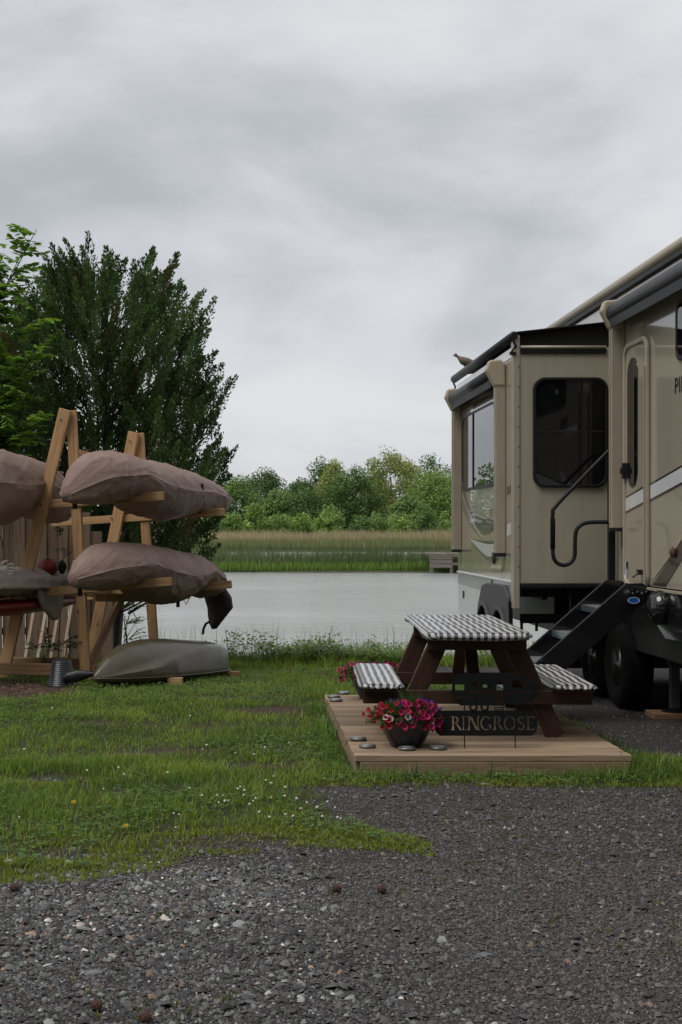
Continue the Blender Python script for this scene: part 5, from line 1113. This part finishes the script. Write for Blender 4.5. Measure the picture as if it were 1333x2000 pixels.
# red and black paddling vest on top
vz = Vector((-2.12, 14.60, 1.09)); vest = thing('life_vest', tuple(vz), 'rolled red and black life vest on top of the tan tarp', 'life vest')
rings = [[vz+RVv*(-0.12+0.20*f)+Vector((0, 0, 0.02+0.095*math.sin(R(a))*(0.35+0.65*math.sin(math.pi*min(0.97, max(0.06, f)))**0.5)))+RU*(0.095*math.cos(R(a))*(0.35+0.65*math.sin(math.pi*min(0.97, max(0.06, f)))**0.5)) for a in range(0, 360, 24)] for f in np.linspace(0, 1, 14)]
obj('red_panel', MB().loft(rings), plain('red_nylon', (0.17, 0.012, 0.01), 0.6, var=0.4, vscale=20), vest, smooth=True)
bv = MB()
for k in range(9):
    a = R(40*k); c0 = vz+RVv*0.11+Vector((0, 0, 0.02)); e = c0+Vector((0, 0, 0.07*math.sin(a)))+RU*0.07*math.cos(a)+RVv*0.03; bv.tube([c0, c0.lerp(e, 0.5)+RVv*0.05, e], 0.018, 6)
obj('black_straps', bv, darkfab, vest, smooth=True)
# white work glove on the tarp
gz = Vector((-2.55, 13.85, 1.105)); glove = thing('work_glove', tuple(gz), 'white work glove with black cuff at the left edge of the rack', 'glove')
gb = MB(); c0 = gz; X_ = Vector((1, 0, 0)); Z_ = Vector((0, 0, 1)); Y_ = Vector((0, 1, 0))
pal = [(-0.02, 0.036, 0.02), (0.02, 0.042, 0.024), (0.06, 0.045, 0.024), (0.095, 0.040, 0.02)]
gb.loft([[c0+X_*x+Z_*(h*math.sin(R(a)))+Y_*(d_*math.cos(R(a))) for a in range(0, 360, 30)] for x, h, d_ in pal])
for dz, ln, up_ in ((0.028, 0.085, 0.05), (0.010, 0.098, 0.015), (-0.010, 0.09, -0.02), (-0.028, 0.07, -0.04)):
    b0 = c0+X_*0.085+Z_*dz; gb.tube([b0, b0+X_*ln*0.5+Z_*up_*0.6, b0+X_*ln*0.9+Z_*up_*0.4-Y_*0.02], [0.014, 0.013, 0.010], 8)
b0 = c0+X_*0.02+Z_*0.03; gb.tube([b0, b0+X_*0.03+Z_*0.045, b0+X_*0.075+Z_*0.06], [0.018, 0.016, 0.012], 8)
obj('hand', gb, whitef, glove, smooth=True)
obj('cuff', MB().tube([c0+X_*-0.10, c0+X_*-0.015], [0.048, 0.042], 14), darkfab, glove, smooth=True)

# ---------------------------------------------------------------- olive kayak lying upside down
KB, KS = Vector((-1.46, 13.02, 0)), Vector((-0.34, 14.75, 0)); kd = (KS-KB); KL = kd.length; ku = kd.normalized(); kv = Vector((ku.y, -ku.x, 0))
kz = 0.07
ky = thing('upturned_kayak', tuple(KB.lerp(KS, 0.5)+Vector((0, 0, zg1(-0.8, 13.9)))), 'olive brown kayak lying upside down on the grass under the rack', 'kayak')
def kp(u, v, z): q = KB+ku*(u*KL)+kv*v; return Vector((q.x, q.y, z))
W_ = [(0, 0.02), (0.03, 0.09), (0.1, 0.19), (0.25, 0.31), (0.45, 0.36), (0.7, 0.35), (0.88, 0.31), (0.97, 0.27), (1, 0.22)]
H_ = [(0, 0.03), (0.03, 0.09), (0.1, 0.21), (0.22, 0.32), (0.38, 0.365), (0.55, 0.36), (0.75, 0.33), (0.9, 0.31), (0.97, 0.28), (1, 0.22)]
rings = []; rim = []
for f in np.linspace(0, 1, 70):
    w_ = lerpk(f, W_); h_ = lerpk(f, H_); zs = kz-0.01-0.075*f+0.0; ring = []
    crease = 0.12+0.74*max(0, min(1, (f-0.04)/0.72))          # shoulder height where the hull side turns over
    half = [(-0.82, -0.07), (-0.93, -0.035), (-1.0, 0.0), (-0.99, 0.10*1.0), (-0.97, 0.30), (-0.94+0.0, crease*0.72), (-0.88, crease*0.93), (-0.80, crease*1.0), (-0.66, crease*1.0+(1-crease)*0.38), (-0.48, crease+(1-crease)*0.72), (-0.25, crease+(1-crease)*0.95), (0, 1.0)]
    full = half+[(-a_, z_) for a_, z_ in half[::-1][1:]]
    for a_, z_ in full: ring.append(kp(f, a_*w_, zs+(h_*z_ if z_ > 0 else z_*(0.4+0.6*min(1, w_/0.3)))))
    rings.append(ring); rim.append((kp(f, w_*1.012, zs), kp(f, -w_*1.012, zs)))
hull = obj('hull', MB().loft(rings), olive, ky, smooth=True)
hull.modifiers.new('sub', 'SUBSURF').render_levels = 1
for j in (0, 1): obj('rim_seam', MB().tube([r_[j] for r_ in rim], 0.006, 6), olive, ky, smooth=True)
q = kp(0.30, 0.155, 0.275); sc = MB().lathe([(0.030, 0.0), (0.046, 0.004), (0.05, 0.012), (0.028, 0.014), (0.02, 0.004)], 16)
obj('scupper', sc, olive, ky, smooth=True, M=Matrix.Translation(q) @ Vector((kv.x*0.9, kv.y*0.9-0.1, 0.62)).to_track_quat('Z', 'Y').to_matrix().to_4x4() @ Matrix.Diagonal((1.2, 0.8, 1, 1)))
for pos, sz, lab in ((kp(0.40, 0.38, 0), (0.15, 0.09, 0.075), 'short pale timber block in the grass under the middle of the upturned kayak'), (kp(0.97, 0.30, 0), (0.15, 0.09, 0.07), 'short timber block under the stern of the upturned kayak')):
    zq = zg1(pos.x, pos.y); o = obj('timber_block', MB().box(-sz[0]/2, sz[0]/2, -sz[1]/2, sz[1]/2, -0.005, sz[2]), pine, None, M=Matrix.Translation((pos.x, pos.y, zq)) @ Matrix.Rotation(R(-8), 4, 'Z'), bevel=0.004); tag(o, lab, 'timber block')

# ---------------------------------------------------------------- black ribbed bucket, scoop, bed timbers
bx_, by_ = -1.81, 13.25; bzz = zg1(bx_, by_)
bk = thing('ribbed_bucket', (bx_, by_, bzz), 'black ribbed plastic bucket upside down beside the upturned kayak', 'bucket')
pr_ = [(0.14, 0.0)]
for k in range(13):
    z_ = 0.012+k*0.0185; r_ = 0.138-0.05*(z_/0.26); pr_ += [(r_, z_), (r_+0.004, z_+0.006), (r_, z_+0.012)]
pr_ += [(0.086, 0.262), (0.075, 0.268), (0.0, 0.268)]
obj('shell', MB().lathe(pr_, 36, (bx_, by_, bzz)), plain('black_bucket', (0.014, 0.016, 0.02), 0.3, var=0.2), bk)
obj('lip', MB().lathe([(0.138, -0.002), (0.148, 0.0), (0.148, 0.012), (0.138, 0.014)], 36, (bx_, by_, bzz)), blackp, bk)
sx_, sy_ = -1.62, 13.12; szz = zg1(sx_, sy_)
pd = obj('paddle_blade', MB().loft([[(sx_+x, sy_+0.03*math.cos(R(a)), szz+zc+h*math.sin(R(a))) for a in range(0, 360, 30)] for x, zc, h in ((-0.16, 0.10, 0.008), (-0.12, 0.10, 0.05), (-0.02, 0.11, 0.062), (0.08, 0.125, 0.04), (0.13, 0.135, 0.02), (0.24, 0.14, 0.014))]), blackp, None, smooth=True); tag(pd, 'black plastic paddle blade propped between the bucket and kayak bow', 'paddle'); rebase(pd, (sx_, sy_, szz))
for p0, p1, lab in (((-3.3, 14.05, 0.06), (-1.95, 13.88, 0.06), 'weathered timber edging the bed under the rack, nearest the camera'), ((-3.3, 14.75, 0.05), (-1.75, 14.62, 0.05), 'timber edging at the back of the bed under the rack')):
    tb = board('bed_timber', p0, p1, 0.09, 0.12, oldw, None, bevel=0.006); tag(tb, lab, 'timber')

# ---------------------------------------------------------------- fence behind the rack
FY = 16.62; fe = thing('picket_fence', (-4.2, FY, zg1(-4.2, FY)), 'weathered grey-brown vertical board fence behind the kayak rack', 'fence')
x = -1.63
i = 0
while x > -7.5:
    w_ = random.uniform(0.125, 0.145); top = 1.75+random.uniform(-0.015, 0.015); top = 0.95 if i == 0 else 1.5 if i == 1 else top
    zb_ = zg1(x, FY)+0.02; off = 0.03 if i % 2 else 0.0
    board('picket', (x-w_/2, FY+off, zb_), (x-w_/2, FY+off, top), w_-0.004, 0.02, greyw, fe, up=(0, -1, 0), bevel=0.003); x -= w_; i += 1
for z_ in (0.25, 1.35): board('rail', (-7.5, FY+0.075, z_), (-1.95, FY+0.075, z_), 0.04, 0.09, greyw, fe, up=(0, 0, 1))
# pale garden stakes leaning on the fence under the red canoe
for k, px in enumerate((58, 82, 107, 131)):
    X = (px-476)*15.6/FPX; z0 = zg1(X, 15.3); st_ = board('garden_stake', (X-0.03, 15.30, z0), (X+0.015, 15.95, 0.66), 0.035, 0.018, dockw if False else wood('pale_stake_%d' % k, (0.42, 0.34, 0.25), (0.28, 0.21, 0.15), knots=False), None, up=(0, -1, 0.5), bevel=0.002)
    tag(st_, f'thin pale wooden stake leaning below the red canoe, {ORD[k]} from the left', 'stake', 'pale stakes under the rack')

# ---------------------------------------------------------------- old dock across the water
DKX, DKY = 10.75, 70.5; dq = thing('old_dock', (DKX, DKY, WATER), 'old grey timber dock on posts at the right end of the marsh island', 'dock')
for k in range(9): board('plank', (DKX-0.75+0.3*k, DKY-0.1, 0.30), (DKX-0.75+0.3*k, DKY+3.2, 0.30), 0.27, 0.06, dockw, dq)
for x in (-0.8, 0.25, 1.3, 1.8): board('post', (DKX+x, DKY, WATER-0.5), (DKX+x, DKY, 0.27), 0.16, 0.16, dockw, dq, up=(1, 0, 0))
for k, z_ in enumerate((0.12, -0.10, -0.32)): board('side_board', (DKX-0.9, DKY-0.11, z_), (DKX+0.28, DKY-0.11, z_), 0.05, 0.19, dockw, dq)
board('side_board', (DKX+0.28, DKY-0.11, -0.22), (DKX+2.0, DKY-0.11, -0.18), 0.05, 0.14, dockw, dq)
board('side_board', (DKX-0.9, DKY-0.12, 0.215), (DKX+2.0, DKY-0.12, 0.215), 0.05, 0.10, dockw, dq)

# ================================================================ SMALL THINGS ON THE GROUND
conem = plain('pine_cone', (0.065, 0.028, 0.018), 0.8, var=0.4, vscale=80)
def gp_(px, py): Y = FPX*1.5/(py-1038); return (px-476)*Y/FPX, Y
for px, py, lab in ((658, 1744, 'small reddish brown cone on the gravel, left of the middle pair'), (746, 1746, 'small reddish brown cone on the gravel, right of the middle pair'), (188, 1976, 'small brown cone on the gravel at bottom left'), (284, 1999, 'small brown cone at the bottom edge of the gravel'), (28, 1743, 'small brown cone at the mossy left edge of the gravel')):
    X, Y = gp_(px, py); z = zg1(X, Y); r_ = 0.018; mb = MB(); rings = []
    for j in range(9):
        f = j/8; rr_ = r_*max(0.12, math.sin(math.pi*min(0.96, 0.06+0.9*f))**0.7); rings.append([(X+rr_*(1+0.22*((k+j) % 2))*math.cos(R(k*25.7)), Y+rr_*(1+0.22*((k+j) % 2))*math.sin(R(k*25.7)), z+0.004+f*2*r_*0.95) for k in range(14)])
    o = obj('pine_cone', mb.loft(rings), conem, None); tag(o, lab, 'cone', 'cones on the gravel'); rebase(o, (X, Y, z))
def grey_stone(px, py, size, lab, col):
    X, Y = gp_(px, py); z = zg1(X, Y); m = bmesh.new(); bmesh.ops.create_icosphere(m, subdivisions=2, radius=1)
    for v in m.verts: v.co *= 1+0.35*mnoise.noise(v.co*1.7+Vector((px, py, 0))); v.co = Vector((v.co.x*size, v.co.y*size*0.7, v.co.z*size*0.35))
    me = bpy.data.meshes.new('stone'); m.to_mesh(me); m.free(); o = obj('stone', me, plain('stone_%d' % px, col, 0.85, var=0.3, vscale=30), None, M=Matrix.Translation((X, Y, z+size*0.18))); tag(o, lab, 'stone')
grey_stone(318, 1500, 0.05, 'pale grey stone in the middle of the lawn', (0.24, 0.23, 0.22)); grey_stone(18, 1683, 0.026, 'pale round stone at the left end of the mossy lawn edge', (0.30, 0.29, 0.25)); grey_stone(182, 1905, 0.034, 'angular pale grey stone in the gravel at lower left', (0.17, 0.175, 0.175)); grey_stone(945, 1533, 0.025, 'grey stone at the foot of the deck front', (0.20, 0.20, 0.19)); grey_stone(526, 1752, 0.03, 'dark flat stone at the grass edge', (0.10, 0.105, 0.11)); grey_stone(945, 1868, 0.026, 'flat blue-grey stone in the gravel at lower right', (0.15, 0.16, 0.17))
# clover heads and dandelions
cm = MB().lathe([(0.003, 0.0), (0.008, 0.003), (0.0095, 0.008), (0.007, 0.013), (0.001, 0.016)], 8).mesh('clover_head', True); cm.materials.append(plain('clover_white', (0.62, 0.60, 0.52), 0.8, var=0.2, vscale=200))
stm = MB().tube([(0, 0, -0.06), (0.002, 0, 0.002)], 0.0012, 5).mesh('stem'); stm.materials.append(plain('stem_green', (0.06, 0.11, 0.03), 0.7))
spots = [(470, 1549), (478, 1556), (520, 1540), (530, 1545), (425, 1571), (440, 1575), (447, 1578), (428, 1585), (477, 1572), (495, 1574), (500, 1576), (488, 1588), (507, 1597), (527, 1607), (530, 1569), (557, 1568), (558, 1547), (465, 1554), (436, 1562), (350, 1611), (344, 1630), (340, 1603), (371, 1553), (580, 1580), (588, 1591), (600, 1583), (558, 1610), (573, 1605), (660, 1615), (666, 1608), (655, 1590), (620, 1597), (232, 1512), (243, 1521), (203, 1555), (171, 1512), (38, 1608), (48, 1475), (396, 1471), (404, 1463), (460, 1480), (497, 1480), (518, 1467), (565, 1458), (372, 1400), (375, 1378), (103, 1384), (328, 1516), (535, 1524), (395, 1562), (640, 1580), (630, 1610)]
for px, py in spots:
    X, Y = gp_(px, py+14); z = zg1(X, Y)+random.uniform(0.055, 0.085); o = bpy.data.objects.new('clover_flower', cm); reg(o, None, Matrix.Translation((X, Y, z)) @ Matrix.Rotation(random.uniform(-0.3, 0.3), 4, 'X') @ Matrix.Scale(random.uniform(0.55, 0.95), 4)); tag(o, 'small white clover head on a stem in the lawn', 'clover flower', 'white clover heads in the lawn')
    s_ = bpy.data.objects.new('stem', stm); reg(s_, o, WM[o] @ Matrix.Scale(1.3, 4))
dm_ = plain('dandelion_yellow', (0.62, 0.36, 0.01), 0.7)
for px, py, lab in ((144, 1577, 'yellow dandelion flower in the lawn near the left edge'), (246, 1625, 'yellow dandelion flower lying at the lawn edge above the gravel'), (517, 1441, 'tiny yellow flower in the middle of the lawn')):
    X, Y = gp_(px, py+16); z = zg1(X, Y)+0.07; r_ = 0.016 if px < 500 else 0.008; mb = MB()
    for k in range(18):
        a = R(20*k); q = R(12 if k % 2 else 38); mb.add([(0, 0, 0), (r_*math.cos(a-0.14)*0.8*math.cos(q), r_*math.sin(a-0.14)*0.8*math.cos(q), r_*0.8*math.sin(q)), (r_*math.cos(a)*math.cos(q), r_*math.sin(a)*math.cos(q), r_*math.sin(q)), (r_*math.cos(a+0.14)*0.8*math.cos(q), r_*math.sin(a+0.14)*0.8*math.cos(q), r_*0.8*math.sin(q))], [(0, 1, 2, 3)])
    d_ = thing('dandelion', (X, Y, z-0.07), lab, 'dandelion'); obj('flower_head', mb, dm_, d_, M=Matrix.Translation((X, Y, z)) @ Matrix.Rotation(R(25), 4, 'X')); obj('stem', MB().tube([(X, Y+0.01, z-0.07), (X, Y, z)], 0.0015, 5), stm.materials[0], d_)
# weeds: broad-leaf plants along the deck front and a tall weed on the bank
def weed(X, Y, h, n, L, lab, col, name='weed_plant', lean=0.1, base=False):
    z = zg1(X, Y); root = thing(name, (X, Y, z), lab, 'weed'); mb = MB(); Vv = []; a0 = rng.uniform(0, 6)
    tipx = lean*h; mb.tube([(X, Y, z-0.02), (X+tipx*0.3, Y, z+h*0.5), (X+tipx, Y, z+h)], [0.006, 0.0045, 0.002], 6); obj('stem', mb, stm.materials[0], root)
    f = np.full(n, 0.05) if base else np.linspace(0.12, 0.98, n); a = a0+np.arange(n)*2.4; P = np.stack([X+tipx*f**1.6, np.full(n, Y), z+h*f], 1)
    D = unit(np.stack([np.cos(a), np.sin(a), np.full(n, 0.55 if not base else 0.7)], 1)); Lr = L*(1.1-0.5*f)*rng.uniform(0.8, 1.2, n); S_ = unit(np.cross(D, np.tile([0, 0, 1.0], (n, 1))))
    rows = []
    for q, wq in ((0, 0.15), (0.3, 1.0), (0.65, 0.8), (1.0, 0.02)):
        c_ = P+D*(Lr*q)[:, None]+np.array([0, 0, -1.0])*(Lr*0.55*q*q)[:, None]; rows += [c_-S_*(Lr*0.11*wq)[:, None], c_+S_*(Lr*0.11*wq)[:, None]]
    V = np.stack(rows, 1).reshape(-1, 3); b_ = np.arange(n)*8; F = np.concatenate([np.stack([b_+2*k, b_+2*k+1, b_+2*k+3, b_+2*k+2], 1) for k in range(3)])
    npmesh('leaves', V, F, leafm, np.repeat(np.array([col])*rng.uniform(0.75, 1.25, (n, 1)), 8, axis=0), parent=root, smooth=True); return root
weed(0.635*1.65, 16.9, 0.48, 20, 0.16, 'tall leafy weed standing alone on the river bank left of the table', (0.10, 0.19, 0.04), lean=0.16)
X, Y = gp_(768, 1512); weed(X, 8.1, 0.09, 7, 0.11, 'broad leaved weed at the front of the deck below the flower pot', (0.10, 0.19, 0.04), base=True)
X, Y = gp_(806, 1512); weed(X, 8.08, 0.10, 12, 0.05, 'upright weed at the deck front right of the broad leaved one', (0.06, 0.12, 0.03))
X, Y = gp_(952, 1515); weed(X, 8.06, 0.10, 14, 0.06, 'bushy small weed at the deck front below the sign', (0.06, 0.125, 0.03))
X, Y = gp_(690, 1590); weed(0.62, 9.9, 0.16, 14, 0.14, 'leafy weed against the left side of the deck near the back', (0.075, 0.14, 0.03), base=True)
# bank weeds: one mass of tall grasses and leafy stalks at the water edge
n = 5200; X = rng.uniform(-3.5, 6, n); Y = rng.uniform(16.4, 17.7, n); P = np.stack([X, Y, zg(X, Y)-0.01], 1); cl2 = fbm(X*1.3+11, Y*1.3)
bw = blades('bank_grass', P, (0.08+0.34*np.clip(cl2-0.3, 0, 0.6))*rng.uniform(0.6, 1.5, n), rng.uniform(0.006, 0.012, n), rng.uniform(0.1, 0.6, n), np.array([[0.14, 0.21, 0.05]])*rng.uniform(0.6, 1.35, (n, 1)), grassm, seg=3); tag(bw, 'tall tangled grass along the edge of the river bank', 'grass')
n = 1700; X = rng.uniform(-1.2, 4.5, n); Y = rng.uniform(16.3, 17.3, n); k = (fbm(X*1.6+31, Y*1.6) > 0.5) & ((X > 0.25) | (rng.random(n) < 0.45)); X, Y = X[k], Y[k]; per = 12; n = len(X)
P = np.repeat(np.stack([X, Y, zg(X, Y)], 1), per, axis=0)+rng.normal(0, 1, (n*per, 3))*np.array([0.05, 0.05, 0.06])+np.array([0, 0, 1.0])*(0.08+rng.random(n*per)*np.repeat(np.clip(fbm(X*2.1+77, Y*0.6)*0.8-0.28, 0.02, 0.28), per))[:, None]
a = rng.uniform(0, 6.28, n*per); D = unit(np.stack([np.cos(a), np.sin(a), rng.uniform(-0.2, 0.7, n*per)], 1))
V, F, C = leafquads(P, D, np.tile([0, 0, 1.0], (n*per, 1)), rng.uniform(0.035, 0.085, n*per), rng.uniform(0.018, 0.042, n*per), np.array([[0.15, 0.235, 0.055]])*np.repeat(rng.uniform(0.6, 1.4, (n, 1)), per, axis=0))
o = npmesh('bank_weeds', V, F, leafm, C, kind='stuff'); tag(o, 'leafy green weeds mixed along the river bank', 'weeds')
# thin dry grass stalks rising over the water
n = 260; X = rng.uniform(-1.3, 3, n); Y = rng.uniform(16.7, 17.6, n); P = np.stack([X, Y, zg(X, Y)], 1)
o = blades('dry_stalks', P, rng.uniform(0.25, 0.6, n), np.full(n, 0.005), rng.uniform(0.05, 0.3, n), np.array([[0.12, 0.105, 0.06]])*rng.uniform(0.6, 1.2, (n, 1)), grassm, seg=3); tag(o, 'thin dry grass stalks standing against the water', 'grass')
# longer tufts of grass against the deck sides
n = 1500; X = np.concatenate([rng.normal(0.60, 0.06, n), rng.uniform(0.62, 2.55, n//2), rng.normal(2.50, 0.05, n//2)]); Y = np.concatenate([rng.uniform(8.0, 11.3, n), rng.normal(8.07, 0.05, n//2), rng.uniform(8.0, 9.8, n//2)])
k = ~((X > 0.68) & (X < 2.41) & (Y > 8.185)) & (fbm(X*4+3, Y*4) > 0.42); X, Y = X[k], Y[k]; n = len(X)
o = blades('deck_grass', np.stack([X, Y, zg(X, Y)-0.004], 1), rng.uniform(0.03, 0.11, n), rng.uniform(0.004, 0.007, n), rng.uniform(0.2, 0.8, n), np.array([[0.11, 0.19, 0.04]])*rng.uniform(0.6, 1.35, (n, 1)), grassm); tag(o, 'longer grass growing against the sides of the deck', 'grass')
